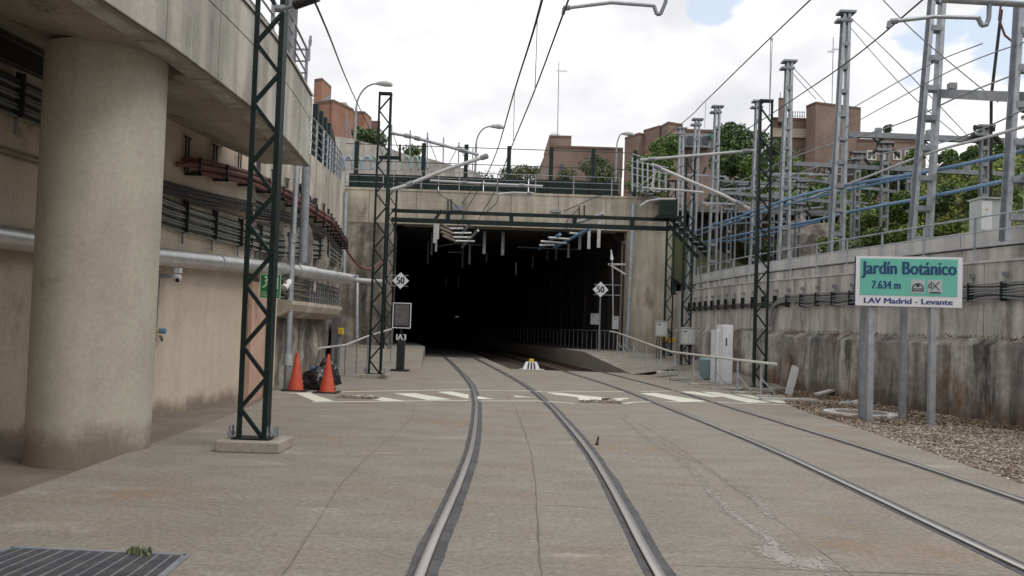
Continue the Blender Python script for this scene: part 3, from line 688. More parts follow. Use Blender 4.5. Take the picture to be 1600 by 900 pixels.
# ----- the curved viaduct
FE = [(-14, -4.6), (0, -4.25), (7.8, -4.0), (9, -3.87), (11.3, -3.77), (13.2, -3.78), (16, -3.99)]
fe = lambda y: interp(smooth_tab(FE, .5), y)
v = thing('viaduct', 'curved concrete viaduct deck overhead at left on a thick round column', 'viaduct', (-4.9, 9.8, 0))
ZB, ZM, ZT = 4.55, 5.42, 5.86
jy = [16.0, 14.6, 13.2, 11.8, 10.4, 9.0, 7.6, 6.2, 4.8, 2, -2, -8, -14]
for i in range(len(jy)-1):
    y1, y0 = jy[i], jy[i+1]; g_ = .012
    for (z0, z1, nm) in ((ZB, ZM-.006, 'fascia_panel'), (ZM+.006, ZT, 'parapet_panel')):
        bb = B(); N_ = 4; out_ = [(fe(y0+g_+(y1-y0-2*g_)*k/N_), y0+g_+(y1-y0-2*g_)*k/N_) for k in range(N_+1)]
        poly = out_ + [(x-.35, y) for x, y in out_[::-1]]
        bb.prism(poly, z0, z1); bevel(part(nm, bb, 'fascia', v), .01)
bb = B(); ys = list(fr(-14, 16, .5))
bb.sheet([[(fe(y)-.05, y, ZB+.02), (fe(y)-.9, y, ZB+.02), (lx(min(y, 17))-.3, y, 5.0)] for y in ys])
bb.sheet([[(lx(min(y, 17))-.3, y, 5.4), (fe(y)-.05, y, 5.4)] for y in ys])
bb.add([(fe(16)-.05, 15.99, ZB+.02), (fe(16)-.9, 15.99, ZB+.02), (lx(16)-.3, 15.99, 5.0), (lx(16)-.3, 15.99, 5.4), (fe(16)-.05, 15.99, 5.4)], [(0, 1, 2, 3, 4)])
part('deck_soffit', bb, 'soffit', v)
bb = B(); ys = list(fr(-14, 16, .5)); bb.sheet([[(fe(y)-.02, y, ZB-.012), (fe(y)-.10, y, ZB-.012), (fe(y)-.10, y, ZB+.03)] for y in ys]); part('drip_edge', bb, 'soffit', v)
bb = B(); bb.sheet([[(fe(y)+.03, y, ZT+.002), (fe(y)+.03, y, ZT+.05), (fe(y)-.38, y, ZT+.05)] for y in ys]); part('coping', bb, 'fascia', v)
bb = B(); bb.lathe((-4.87, 9.75, -.15), [(.665, 0), (.66, .3), (.66, 2), (.66, 4.75)], 48)
cl = part('column', bb, 'column', v, smooth=True)
bb = B(); 

def railing(name, label, pts, h, nrail, m, spacing, cat='railing', r=.018, pr=.022, posts=True, group=None):
    p0 = pts[0]; t = thing(name, label, cat, p0, group)
    for k in range(nrail):
        z = h*(1 - k/nrail) if nrail > 1 else h
        bb = B(); bb.tube([Vector(p)+Vector((0, 0, z)) for p in pts], r if k else r*1.25, 6); part('rail', bb, m, t)
    if posts:
        acc = 0; nxt = 0; 
        for i in range(len(pts)-1):
            a, c = Vector(pts[i]), Vector(pts[i+1]); l = (c-a).length
            while nxt <= acc+l+1e-6:
                p = a+(c-a)*((nxt-acc)/l); bb = B(); bb.bar(p, p+Vector((0, 0, h)), pr*2, pr*1.2); part('post', bb, m, t); nxt += spacing
            acc += l
    return t
railing('viaduct_railing', 'grey steel railing along the top of the curved viaduct', [(fe(y)-.15, y, ZT+.05) for y in fr(4, 16, 1)]+[(-4.6, 16.0, ZT+.05)], .92, 4, 'galvd', 1.5, r=.018, pr=.028)
pp = at(457, 40, 15.2)
bb = B(); bb.tube([(pp.x, 15.2, 5.4), (pp.x, 15.2, 9.5)], .09, 10); solo('deck_post', bb, 'cab3', 'dark round steel post standing behind the viaduct railing', 'post', loc=(pp.x, 15.2, 5.4))
railing('wall_railing', 'grey railing curving along the top of the left wall', [(lx(y)-.05, y, interp(topL, y)) for y in fr(21, 30, .9)], 1.05, 5, 'galv', .9, r=.013)
t = thing('dark_fence', 'dark green panel fence beyond the left wall railing', 'fence', (-6.2, 26, 6.4))
for i, y in enumerate(fr(25.5, 40, 1.45)):
    x = lx(y)-.55; z = interp(topL, y); bb = B(); bb.box(x-.08, x+.08, y-.1, y+.1, z-.1, z+2.1); part('post', bb, 'green', t)
    if y < 38:
        bb = B(); x2 = lx(y+1.45)-.55; z2 = interp(topL, y+1.45)
        bb.add([(x, y+.1, z), (x2, y+1.35, z2), (x2, y+1.35, z2+1.5), (x, y+.1, z+1.5), (x-.04, y+.1, z), (x2-.04, y+1.35, z2), (x2-.04, y+1.35, z2+1.5), (x-.04, y+.1, z+1.5)], [(0, 3, 2, 1), (4, 5, 6, 7), (3, 7, 6, 2), (0, 1, 5, 4)])
        part('panel', bb, 'green', t)

# ----- pipes and cables on the left wall
def along(z, off, y0, y1, step=.6, wob_=0.0, seed=0):
    zf = z if callable(z) else (lambda y: z)
    return [(lx(y)+off+wob_*.3*noise.noise(Vector((y*.8, seed, 1))), y, zf(y)+wob_*noise.noise(Vector((y*.7, seed, 0)))) for y in fr(y0, y1, step)]
t = thing('silver_pipe', 'thick silver clad pipe running along the left wall', 'pipe', (lx(10), 10, 2.5))
zp = lambda y: interp([(0, 2.32), (12, 2.47), (19, 2.72), (24.5, 2.84)], y)
ends = [2, 6.5, 9.5, 12.5, 15.5, 18.4, 19.6, 20.8, 22.6, 24.4]
PX = [(0, .24), (18, .24), (19.6, .35), (21, .5), (24.5, .8)]
for i in range(len(ends)-1):
    a, c = ends[i], ends[i+1]; bb = B(); n_ = 5
    bb.tube([(lx(y)+interp(PX, y), y, zp(y)) for y in [a+(c-a-.03)*k/n_ for k in range(n_+1)]], .148 if i != 6 else .165, 20); part('pipe_section', bb, 'pipe', t, smooth=True)
    y = c-.02; bb = B(); bb.tube([(lx(y)+interp(PX, y), y-.03, zp(y)), (lx(y)+interp(PX, y), y+.03, zp(y))], .155, 20); part('joint_band', bb, 'galv', t, smooth=True)
bb = B(); e = Vector((lx(24.4)+interp(PX, 24.4), 24.4, zp(24.4))); bb.tube([e, e+Vector((.15, .35, 0)), e+Vector((.5, .5, -.01)), e+Vector((.95, .5, -.02))], .07, 14); part('pipe_end', bb, 'white', t, smooth=True)
bb = B(); bb.tube(along(2.16, .1, 2, 9.3), .035, 8); solo('wall_conduit', bb, 'galv', 'thin grey conduit under the silver pipe, left of the column', 'conduit')
# red cables and brackets
zr = lambda y: interp([(12.5, 4.05), (14, 4.18), (17, 4.42), (22, 4.42), (27, 4.40), (31.5, 4.45)], y)
RED = [(0, .02, .0), (1, .09, .02), (2, .0, .10), (3, .08, .115), (4, .04, -.09)]
t = thing('red_cable_bundle', 'bundle of thick red cables bracketed high on the left wall', 'cables', (lx(14), 14, zr(14)))
for i, dx, dz in RED:
    bb = B(); pts = [(x, y, z+dz) for x, y, z in along(zr, .16+dx, 14.4+.12*i, 31.3, .45, .02, i)]
    p0 = pts[0]; pts = [(p0[0]-.15, p0[1]-.14, p0[2]-.03), (p0[0]-.06, p0[1]-.08, p0[2]-.01)]+pts
    bb.tube(pts, .048, 8); part('red_cable', bb, 'red', t, smooth=True)
lab = 0
yb = [14.6+1.0*i for i in range(17)]
for i, y in enumerate(yb):
    x = lx(y)+.03
    for s in (-.07, .07):
        bb = B(); bb.bar((x+.02, y+s, zr(y)-.12), (x+.02, y+s, zr(y)+.50), .026); part('bracket_rod', bb, 'cable', t)
    bb = B(); bb.bar((x-.0, y-.1, zr(y)+.5), (x+.04, y+.12, zr(y)+.5), .02); part('bracket_top', bb, 'black', t)
    bb = B(); bb.box(x, x+.28, y-.03, y+.03, zr(y)-.17, zr(y)-.12); bb.box(x+.25, x+.28, y-.03, y+.03, zr(y)-.17, zr(y)+.15); part('clamp', bb, 'black', t)
bb = B(); p0 = Vector((lx(31.3)+.16, 31.3, zr(31.3))); p1 = at(600, 404, 34.5)
bb.tube([p0+(p1-p0)*k/12 + Vector((0, 0, -1.15*math.sin(3.1416*k/12)**1.0*.55)) for k in range(13)], .045, 8)
solo('red_cable', bb, 'red', 'single slack red cable looping from the left wall to the gantry leg', 'cable', smooth=True)
# dark sagging bundle + green tray cables + beige conduits
t = thing('dark_cable_bundle', 'dark cable bundle sagging under the red cables', 'cables', (lx(14), 14, 3.8))
zd = lambda y: interp([(11.5, 4.3), (12.6, 3.92), (13.3, 3.80), (15, 3.84), (17.2, 3.98), (20, 4.12), (30, 4.16)], y)
for i in range(5):
    bb = B(); bb.tube([(x, y, z-.045*i) for x, y, z in along(zd, .08+.02*(i % 2), 11.4, 30.5, .35, .03, i+20)], .026, 7); part('cable', bb, 'cable', t, smooth=True)
t = thing('conduit_pair', 'pair of thin beige conduits on the left wall', 'conduit', (lx(14), 14, 3.6))
for z in (3.60, 3.53):
    bb = B(); bb.tube(along(lambda y: interp([(2, z-.1), (12, z-.02), (17, z+.1), (20, z+.32), (30, z+.38)], y), .04, 2, 30, .6, .01, 5), .014, 6); part('conduit', bb, 'bcable', t)
t = thing('green_cable_tray', 'stack of grey green cables on drop brackets along the left wall', 'cables', (lx(14), 14, 3.3))
zg = lambda y: interp([(2, 4.6), (11, 4.42), (12.3, 3.85), (13.4, 3.56), (14.2, 3.5), (17, 3.46), (19, 3.5), (24, 3.85), (30, 4.0)], y)
for i in range(11):
    bb = B(); bb.tube([(x, y, z-.046*i+.02) for x, y, z in along(zg, .07+.015*((i*7) % 3), 2, 30, .5, .025, i+40)], .019, 6); part('cable', bb, 'gcable' if i % 3 else 'cable', t, smooth=True)
bb = B(); bb.tube(along(lambda y: zg(y)+.14, .1, 9.5, 19, .25, .09, 77), .02, 6); part('loose_cable', bb, 'cable', t, smooth=True)
for i, y in enumerate(fr(9.3, 25, 1.05)):
    x = lx(y)+.05; z = zg(y); bb = B(); bb.box(x, x+.035, y-.022, y+.022, z-.47, z+.12); bb.box(x+.035, x+.11, y-.018, y+.018, z-.45, z+.10); part('bracket', bb, 'black', t)
    bb = B(); bb.box(x, x+.03, y-.014, y+.014, z-.66, z-.47); part('bracket_tail', bb, 'galvd', t)
# soffit cables seen left of the column
t = thing('dark_duct', 'dark flat duct and cables high on the wall left of the column', 'duct', (lx(9), 9, 4.5))
bb = B(); p_ = along(4.32, .15, 2, 11.0, 1); bb.sheet([[(x, y, z+.28), (x+.25, y, z+.28), (x+.25, y, z+.42), (x, y, z+.42)] for x, y, z in p_]); part('duct_body', bb, 'black', t)
for k in range(4):
    bb = B(); bb.tube(along(lambda y: 4.45-.05*k+(.05*(y-8)*k*.3 if y > 8 else 0), .1, 2, 10.6, .7, .03, k+60), .022, 6); part('cable', bb, 'cable', t)
# wide cables on the ledge
t = thing('ledge_cable_stack', 'layers of grey and dark cables stacked on the wall ledge behind the downpipe', 'cables', (lx(21), 21, 2.1))
for i in range(11):
    bb = B(); bb.tube([(x, y, z) for x, y, z in along(lambda y: 2.08+.046*i, .34+.04*((i*5) % 3), 18.6, 24.5, .3, .015, i+90)], .02, 6); part('cable', bb, ('gcable', 'cable', 'bcable')[i % 3], t, smooth=True)
for i, y in enumerate(fr(20.6, 24.4, .27)):
    bb = B(); x = lx(y)+.45; bb.box(x, x+.02, y-.012, y+.012, 2.04, 2.56); part('tray_rod', bb, 'galvd', t)
for (y, lab_) in ((20.9, 'nearer'), (24.3, 'farther')):
    bb = B(); x = lx(y)+.47; bb.box(x, x+.03, y-.09, y+.09, 2.32, 2.6); part('tray_plate', bb, 'portal', t)
# hanging black cable knots on upper wall
kp = [at(467, 293, 20.7), at(473, 303, 21.0), at(480, 314, 21.3), at(488, 322, 21.6), at(494, 327, 21.8)]
bb = B()
for k in range(3): bb.tube([p+Vector((.03*k, 0, .05*math.sin(i*2.1+k*2))) for i, p in enumerate([kp[0].lerp(kp[-1], j/16)+Vector((0, 0, .06*math.sin(j*1.7+k))) for j in range(17)])], .028, 6)
solo('cable_knot', bb, 'cable', 'tangled dark cable clump hanging on the upper left wall', 'cables', smooth=True)
# junction points
t = thing('socket_drop', 'grey box with two tubes down to yellow and blue sockets', 'sockets', at(245, 430, 14.2)[:])
Yq = 14.0; xw = lambda px, py: at(px, py, Yq)
a = at(262, 431, Yq)
bb = B(); bb.box(a.x-.28, a.x+.06, Yq-.06, Yq+.02, a.z-.04, a.z+.035); part('box', bb, 'galv', t)
for px in (246, 250):
    p = at(px, 436, Yq); q = at(px, 512, Yq); bb = B(); bb.tube([(p.x, Yq-.02, p.z), (p.x-.01, Yq-.02, q.z)], .011, 6); part('tube', bb, 'galvd', t)
p = at(243, 517, Yq); bb = B(); bb.box(p.x-.04, p.x+.035, Yq-.07, Yq, p.z-.05, p.z+.05); part('yellow_socket', bb, 'yellow', t)
p = at(254, 517, Yq); bb = B(); bb.tube([(p.x-.04, Yq-.04, p.z), (p.x+.07, Yq-.04, p.z)], .045, 12); part('blue_socket', bb, 'blue', t)
for px in (242, 253):
    p = at(px, 524, Yq); bb = B(); bb.tube([(p.x+.03*math.sin(k*.7), Yq-.03, p.z-.1*math.sin(k*.52)) for k in range(7)], .01, 6); part('cable_loop', bb, 'black', t)
# cctv camera
t = thing('dome_camera', 'small white dome security camera under the silver pipe', 'security camera', at(281, 425, Yq)[:])
p = at(280, 424, Yq); bb = B(); bb.box(p.x-.05, p.x+.05, Yq-.1, Yq, p.z-.03, p.z+.05); part('mount', bb, 'cab', t)
p = at(280, 434, Yq); bb = B(); bb.lathe((p.x, Yq-.1, p.z-.07), [(.02, -.01), (.055, .01), (.075, .05), (.078, .10), (.05, .12)], 16); part('housing', bb, 'cab', t, smooth=True)
bb = B(); bb.tube([(p.x+.02, Yq-.12, p.z-.035), (p.x+.045, Yq-.185, p.z-.055)], .034, 12); part('lens', bb, 'black', t)

# emergency exit sign on the downpipe
t = thing('exit_sign', 'green and white emergency exit sign behind the near mast', 'sign', at(422, 447, 17.3)[:])
Ys = 17.3; p0 = at(405, 466, Ys); p1 = at(438, 466, Ys); zt = at(421, 428, Ys).z
bb = B(); bb.box(p0.x, p1.x, Ys, Ys+.02, p0.z, zt); part('panel', bb, 'exitgreen', t)
for (u0, u1, v0, v1) in ((0, 1, 0, .035), (0, 1, .965, 1), (0, .04, .04, .96), (.96, 1, .04, .96), (.62, .88, .38, .9)):
    W_ = p1.x-p0.x; H_ = zt-p0.z; bb = B(); bb.box(p0.x+W_*u0, p0.x+W_*u1, Ys-.004, Ys-.001, p0.z+H_*v0, p0.z+H_*v1); part('white_print', bb, 'exitwhite', t)
bb = B(); W_ = p1.x-p0.x; H_ = zt-p0.z
for (a, c) in (((.22, .78), (.34, .62)), ((.34, .62), (.24, .50)), ((.34, .62), (.46, .58)), ((.24, .5), (.14, .45)), ((.46, .58), (.5, .44)), ((.22, .78), (.44, .74))):
    bb.bar((p0.x+W_*a[0], Ys-.003, p0.z+H_*a[1]), (p0.x+W_*c[0], Ys-.003, p0.z+H_*c[1]), .003, .035, up=(0, 0, 1))
bb.lathe((p0.x+W_*.27, Ys-.003, p0.z+H_*.86), [(.02, -.02), (.03, 0), (.02, .02)], 8)
part('running_figure', bb, 'exitwhite', t)
text_part('lettering', 'SALIDA DE', (p0.x+W_*.1, Ys-.002, p0.z+H_*.20), (p0.x+W_*.9, Ys-.002, p0.z+H_*.20), .05, 'exitwhite', t, .01, .002)
text_part('lettering', 'EMERGENCIA', (p0.x+W_*.1, Ys-.002, p0.z+H_*.08), (p0.x+W_*.9, Ys-.002, p0.z+H_*.08), .05, 'exitwhite', t, .01, .002)
# downpipes
t = thing('downpipe', 'tall pale grey downpipe beside the near mast with a white floodlight', 'downpipe', (-5.2, 19.3, 0))
Yd = 18.9; a = at(448, 606, Yd); c = at(458, 372, Yd); e = at(466, 258, Yd)
bb = B(); bb.tube([(a.x, Yd, 0), (c.x-.02, Yd, c.z)], .078, 14); part('lower_pipe', bb, 'galv', t, smooth=True)
bb = B(); bb.tube([(c.x-.02, Yd, c.z-.1), (c.x, Yd, c.z+.1)], .10, 14); part('collar', bb, 'galv', t, smooth=True)
bb = B(); bb.tube([(a.x, Yd, .55), (a.x, Yd, .8)], .10, 14); part('collar', bb, 'cab2', t, smooth=True)
bb = B(); bb.tube([(c.x, Yd, c.z), (c.x+.02, Yd, 5.3)], .062, 14); part('upper_pipe', bb, 'galv', t, smooth=True)
bb = B(); bb.tube([(c.x+.2, Yd+.15, 2.9), (c.x+.2, Yd+.15, 5.3)], .10, 14); part('wide_pipe', bb, 'galvd', t, smooth=True)
f_ = at(450, 446, Yd-.2); bb = B(); bb.tube([f_+Vector((0, .1, .1)), f_+Vector((-.06, -.1, -.07))], [.07, .085], 14); part('floodlight', bb, 'cab', t, smooth=True)
for (pts, lab, r_, Y_) in (([(540, 300), (537, 425), (539, 430), (558, 431), (557, 528)], 'stepped grey downpipe in the corner left of the portal', .085, 33), ([(990, 318), (979, 545)], 'straight pale grey downpipe on the right pier of the portal', .115, 41.75)):
    bb = B(); bb.tube([at(px, py, Y_) for px, py in pts], r_, 12); solo('downpipe', bb, 'galv', lab, 'downpipe', smooth=True)
# things at the foot of left wall
def cone(px, py, label, s=1):
    g_ = gz(px, py); t = thing('traffic_cone', label, 'traffic cone', (g_[0], g_[1], 0), 'orange traffic cones by the downpipe')
    bb = B(); bb.lathe((g_[0], g_[1], .022), [(.175, 0), (.165, .03), (.03, .80), (.024, .83)], 24); part('cone_body', bb, 'cone', t, smooth=True)
    bb = B(); bb.box(g_[0]-.26, g_[0]+.26, g_[1]-.26, g_[1]+.26, .002, .028); o = part('cone_base', bb, 'black', t)
    return t
cone(462, 610.5, 'orange traffic cone on the left, next to the downpipe'); cone(511, 613.5, 'orange traffic cone on the right, by the painted line')
def blob(name, c, rx_, ry_, rz_, m, parent=None, label=None, cat=None, seed=0, amp=.25):
    bm = bmesh.new(); bmesh.ops.create_icosphere(bm, subdivisions=4, radius=1)
    for v in bm.verts:
        n_ = v.co.normalized(); k = 1+amp*noise.noise(n_*1.8+Vector((seed, 0, 0)))+amp*.8*abs(noise.noise(n_*4+Vector((seed, 3, 0))))
        v.co = Vector((n_.x*rx_*k, n_.y*ry_*k, max(n_.z*k, -.55)*rz_))
    me = bpy.data.meshes.new(name); bm.to_mesh(me); bm.free(); me.materials.append(MT[m]); me.polygons.foreach_set('use_smooth', [True]*len(me.polygons))
    o = link(name, me, parent); o.location = Vector(c)-(ORG[parent.name] if parent else Vector()); tag(o, label, cat); return o
g_ = gz(488, 611)
blob('rubbish_bag', (g_[0], g_[1]+.5, .16), .33, .25, .28, 'bag', None, 'black shiny rubbish bag slumped between the two cones', 'rubbish bag', 1, .45)
blob('rubbish_bag', (g_[0]+.12, g_[1]+.95, .26), .24, .2, .36, 'bag', None, 'second black bag behind, leaning on the wall foot', 'rubbish bag', 5, .45)
blob('cloth_bundle', (g_[0]-.12, g_[1]+.75, .38), .10, .1, .13, 'bluebag', None, 'small blue cloth bundle on top of the rubbish bags', 'cloth', 7, .4)
# small yellow box on a post in the recess
p = at(530, 518, 28); t = thing('yellow_box', 'small yellow box on a short post in the dark recess at left', 'box', (p.x, 28, 0))
bb = B(); bb.box(p.x-.14, p.x+.14, 27.9, 28.1, p.z-.1, p.z+.12); bevel(part('box_body', bb, 'yellow', t), .02)
bb = B(); bb.bar((p.x, 28, 0), (p.x, 28, p.z-.1), .06); part('post', bb, 'galvd', t)
# left hand rail
t = thing('left_handrail', 'pale handrail rising past the left mast to the platform', 'handrail', (-5.6, 23.6, 0))
hp = [at(490, 551, 23.2), at(500, 544, 23.6), at(540, 539, 25), at(575, 525, 27), at(612, 514, 31)]
bb = B(); bb.tube(hp, .03, 8); part('top_rail', bb, 'white', t, smooth=True)
for q in (hp[1], hp[2], hp[3], hp[4], hp[2].lerp(hp[3], .5), hp[1].lerp(hp[2], .5)):
    bb = B(); bb.bar((q.x, q.y, 0), q, .035); part('post', bb, 'galvd', t)

# ---------------------------------------------------------------- signal IA3 left of track
t = thing('signal_post', 'black signal head on a stubby post with white lettering below', 'signal', (-3.66, 28, 0))
Yg = 28.0; c0 = at(628, 493, Yg)
w_, h_ = .31, .43
bb = B(); bb.box(c0.x-w_, c0.x+w_, Yg-.02, Yg+.15, c0.z-h_, c0.z+h_); bevel(part('signal_head', bb, 'black', t), .03)
bb = B()
for (x0, x1, z0, z1) in ((-w_, w_, h_-.03, h_), (-w_, w_, -h_, -h_+.03), (-w_, -w_+.03, -h_+.03, h_-.03), (w_-.03, w_, -h_+.03, h_-.03)): bb.box(c0.x+x0, c0.x+x1, Yg-.035, Yg-.022, c0.z+z0, c0.z+z1)
part('white_frame', bb, 'signwhite', t)
bb = B(); bb.box(c0.x-w_+.08, c0.x+w_-.08, Yg-.03, Yg-.022, c0.z-h_+.1, c0.z+h_-.06); part('grey_face', bb, 'railside2', t)
bb = B(); q = at(627, 520, Yg); bb.box(q.x-.03, q.x+.03, Yg, Yg+.05, .9, c0.z-h_); part('neck', bb, 'black', t)
pa = at(619, 531, Yg); pb = at(635, 531.5, Yg); text_part('lettering', 'IA3', (pa.x, Yg-.03, pa.z), (pb.x, Yg-.03, pa.z), .20, 'signwhite', t, .05, .006)
bb = B(); q = at(626, 555, Yg); bb.box(q.x-.13, q.x+.13, Yg-.1, Yg+.12, .06, 1.02); bevel(part('post_body', bb, 'black', t), .02)
bb = B(); bb.box(q.x-.3, q.x+.3, Yg-.2, Yg+.2, 0, .06); part('foot', bb, 'black', t)
# ---------------------------------------------------------------- 50 signs
def sign50(px, py, Y, half, label, post_px, post_bot, arms):
    c = at(px, py, Y); t = thing('speed_sign', label, 'speed sign', (c.x, Y, 0), None)
    bb = B(); hw = half*Y/FPX
    for k, (s_, m_, y_) in enumerate(((1.0, 'black', .0), (.93, 'signwhite', -.012))):
        bb = B(); h = hw*s_; bb.add([(c.x-h, Y+y_, c.z), (c.x, Y+y_, c.z-h), (c.x+h, Y+y_, c.z), (c.x, Y+y_, c.z+h), (c.x-h, Y+y_+.01, c.z), (c.x, Y+y_+.01, c.z-h), (c.x+h, Y+y_+.01, c.z), (c.x, Y+y_+.01, c.z+h)],
             [(0, 1, 2, 3), (7, 6, 5, 4), (0, 4, 5, 1), (1, 5, 6, 2), (2, 6, 7, 3), (3, 7, 4, 0)]); part(('border', 'plate')[k], bb, m_, t)
    text_part('lettering', '50', (c.x-hw*.46, Y-.016, c.z-hw*.36), (c.x+hw*.46, Y-.016, c.z-hw*.36), hw*.78, 'black', t, .06, .002)
    if post_px:
        bb = B(); bb.tube([(c.x, Y+.05, post_bot), (c.x, Y+.05, c.z-hw*.3)], .035, 8); part('post', bb, 'galvd', t)
    for dz in (-.3, .3):
        bb = B(); bb.bar((c.x-arms[0], Y+.04, c.z+dz*hw*2), (c.x+arms[1], Y+.04, c.z+dz*hw*2), .025); part('arm', bb, 'galv', t)
    return t
sign50(626, 438.5, 35.4, 14, 'white diamond 50 sign on the left gantry leg', False, 0, (.6, .32))
sign50(938.5, 452.5, 38, 13.2, 'white diamond 50 sign on a thin post at right of the portal', True, .6, (.3, .9))

# ---------------------------------------------------------------- striped track marker
p = gz(830, 578); t = thing('track_marker', 'white and black striped ground marker with yellow lamp between the tracks', 'marker', (p[0], p[1], 0))
y0 = p[1]
def trap(x0, x1, zt0, inset, yy0, yy1): return [(x0, yy0, 0.02), (x1, yy0, 0.02), (x1-inset, yy0+.12, zt0), (x0+inset, yy0+.12, zt0), (x0, yy1, 0.02), (x1, yy1, 0.02), (x1-inset, yy1-.12, zt0), (x0+inset, yy1-.12, zt0)]
FB = [(0, 1, 2, 3), (5, 4, 7, 6), (4, 0, 3, 7), (1, 5, 6, 2), (3, 2, 6, 7)]
bb = B(); bb.add(trap(p[0]-.34, p[0]+.34, .30, .13, y0-.2, y0+.5), FB); part('body', bb, 'cab', t)
for dx in (-.13, 0, .13):
    bb = B(); bb.add([(p[0]+dx-.032, y0-.206, .04), (p[0]+dx+.032, y0-.206, .04), (p[0]+dx*.75+.03, y0-.09, .29), (p[0]+dx*.75-.03, y0-.09, .29)], [(0, 1, 2, 3)]); part('black_stripe', bb, 'black', t)
bb = B(); bb.box(p[0]-.09, p[0]+.09, y0, y0+.18, .30, .42); bevel(part('lamp', bb, 'yellow', t), .02)
bb = B(); bb.box(p[0]-.45, p[0]+.5, y0-.25, y0+.6, .004, .02); part('base', bb, 'fascia', t)

# ================================================================ RIGHT WALL
n_z = 14
t = thing('right_retaining_wall', 'long stained concrete retaining wall on the right', 'wall', (rx(20), 20, 0))
pth = [(rx(y)+.10, y, -1, 0) for y in fr(6, 42, .1)]
rows = rough_sheet(pth, lambda y: -.3, lambda y: interp([(6, 1.58), (20, 1.68), (42, 1.9)], y)+.05*noise.noise(Vector((y*1.5, 0, 0))), .12, .2, -1, 11.2, freq=.8, bulge=.30)
for r_ in rows:
    q = r_[-1]; r_.append((q[0]+.5, q[1], q[2]+.03))
bb = B(); bb.sheet(rows); part('sprayed_face', bb, 'rock', t, smooth=True)
zt1 = lambda y: interp([(6, 3.05), (16, 3.22), (30, 3.45), (42, 3.6)], y)
def rpanel(y0, y1, off, z0f, z1f, m, nm, th=.4, g_=.012):
    bb = B(); a, c = y0+g_, y1-g_
    bb.add([(rx(a)+off, a, z0f(a)), (rx(c)+off, c, z0f(c)), (rx(c)+off, c, z1f(c)), (rx(a)+off, a, z1f(a)), (rx(a)+off+th, a, z0f(a)), (rx(c)+off+th, c, z0f(c)), (rx(c)+off+th, c, z1f(c)), (rx(a)+off+th, a, z1f(a))],
           [(0, 1, 2, 3), (5, 4, 7, 6), (3, 2, 6, 7), (4, 5, 1, 0), (1, 5, 6, 2), (4, 0, 3, 7)])
    return part(nm, bb, m, t)
for y in fr(-12, 40, 1.95):
    y1 = min(y+1.95, 42)
    rpanel(y, y1, .08, lambda q: 1.4, zt1, 'wall', 'wall_panel')
    rpanel(y, y1, .05, zt1, lambda q: zt1(q)+.05, 'band', 'tier_coping', .95)
    rpanel(y, y1, .95, zt1, lambda q: zt1(q)+.42, 'wall', 'rear_panel')
for y in fr(-12, 40.5, 1.3):
    rpanel(y, min(y+1.3, 42), .90, lambda q: zt1(q)+.45, lambda q: zt1(q)+.83, 'band', 'parapet_block', .35)
railing('right_railing', 'grey steel railing along the walkway on the right wall', [(rx(y)+.22, y, zt1(y)+.05) for y in fr(4, 38, 1)], .95, 3, 'galv', 1.75, r=.016, pr=.024)
# cable run on right wall
t2 = thing('wall_cable_run', 'green and grey cables on brackets along the right wall', 'cables', (rx(20), 20, 2.8))
zc_ = lambda y: interp([(6, 2.62), (16, 2.68), (24, 2.76), (42, 2.9)], y)
for i in range(7):
    bb = B(); pts = []
    for y in fr(8, 26.3 if i < 5 else 25.6, .24):
        pts.append((rx(y)-.03+.012*(i % 2), y, zc_(y)-.052*i+.10+.02*math.sin(y*3.6+i*.7)*(.4+.2*i)))
    bb.tube(pts, .017, 6); part('cable', bb, ('gcable', 'cable', 'galvd', 'gcable', 'galvd', 'cable', 'galvd')[i], t2, smooth=True)
for i in range(3):
    bb = B(); bb.tube([(rx(y)-.02, y, zc_(y)-.1-.05*i+.015*math.sin(y*4+i)) for y in fr(26, 38, .4)], .02, 6); part('cable', bb, 'cable', t2)
for y in fr(9, 38, .95):
    bb = B(); x = rx(y)+.06; bb.box(x-.12, x, y-.022, y+.022, zc_(y)-.26, zc_(y)+.13); part('bracket', bb, 'green', t2)
    bb = B(); bb.box(x-.09, x+.02, y-.03, y+.03, zc_(y)+.24, zc_(y)+.33); part('anchor', bb, 'galvd', t2)
    bb = B(); bb.bar((x-.03, y, zc_(y)+.13), (x-.03, y, zc_(y)+.24), .02); part('hanger', bb, 'galv', t2)
# cable elbow down to the cabinet
bb = B()
for k in range(4):
    y = 26.4; d = .05*k; bb.tube([(rx(y)-.06, y-.3, zc_(y)+.05-d), (rx(y)-.09, y+.15, zc_(y)+.03-d), (rx(y)-.12, y+.6+d, zc_(y)-.18-d*.6), (rx(y)-.13, y+.8+d, zc_(y)-.6), (rx(y)-.14, y+.85+d, 1.9)], .03, 8)
solo('cable_elbow', bb, 'gcable', 'thick cable elbow bending from the wall run down to the cabinet', 'cables', smooth=True)
# weeds along the ledge
rd = random.Random(12); bb = B()
for i in range(2600):
    y = rd.uniform(14, 30); y = 16+(y-16)*1.0; x = rx(y)-.10+rd.uniform(-.12, .08); z = interp([(6, 1.60), (20, 1.70), (42, 1.92)], y)+rd.uniform(-.08, .06)*(.4+1.2*abs(noise.noise(Vector((y*1.3, 0, 0)))))
    s = rd.uniform(.01, .035); a = rd.random()*6.28; u = Vector((math.cos(a)*s, math.sin(a)*s, rd.uniform(-s, s*1.5))); w = Vector((-math.sin(a)*s*.4, math.cos(a)*s*.4, 0)); p = Vector((x, y, z))
    bb.add([p-w, p+w, p+u+w, p+u-w], [(0, 1, 2, 3)])
solo('ledge_weeds', bb, 'litter', 'dry weeds and moss along the ledge of the right wall', 'weeds', kind='stuff')

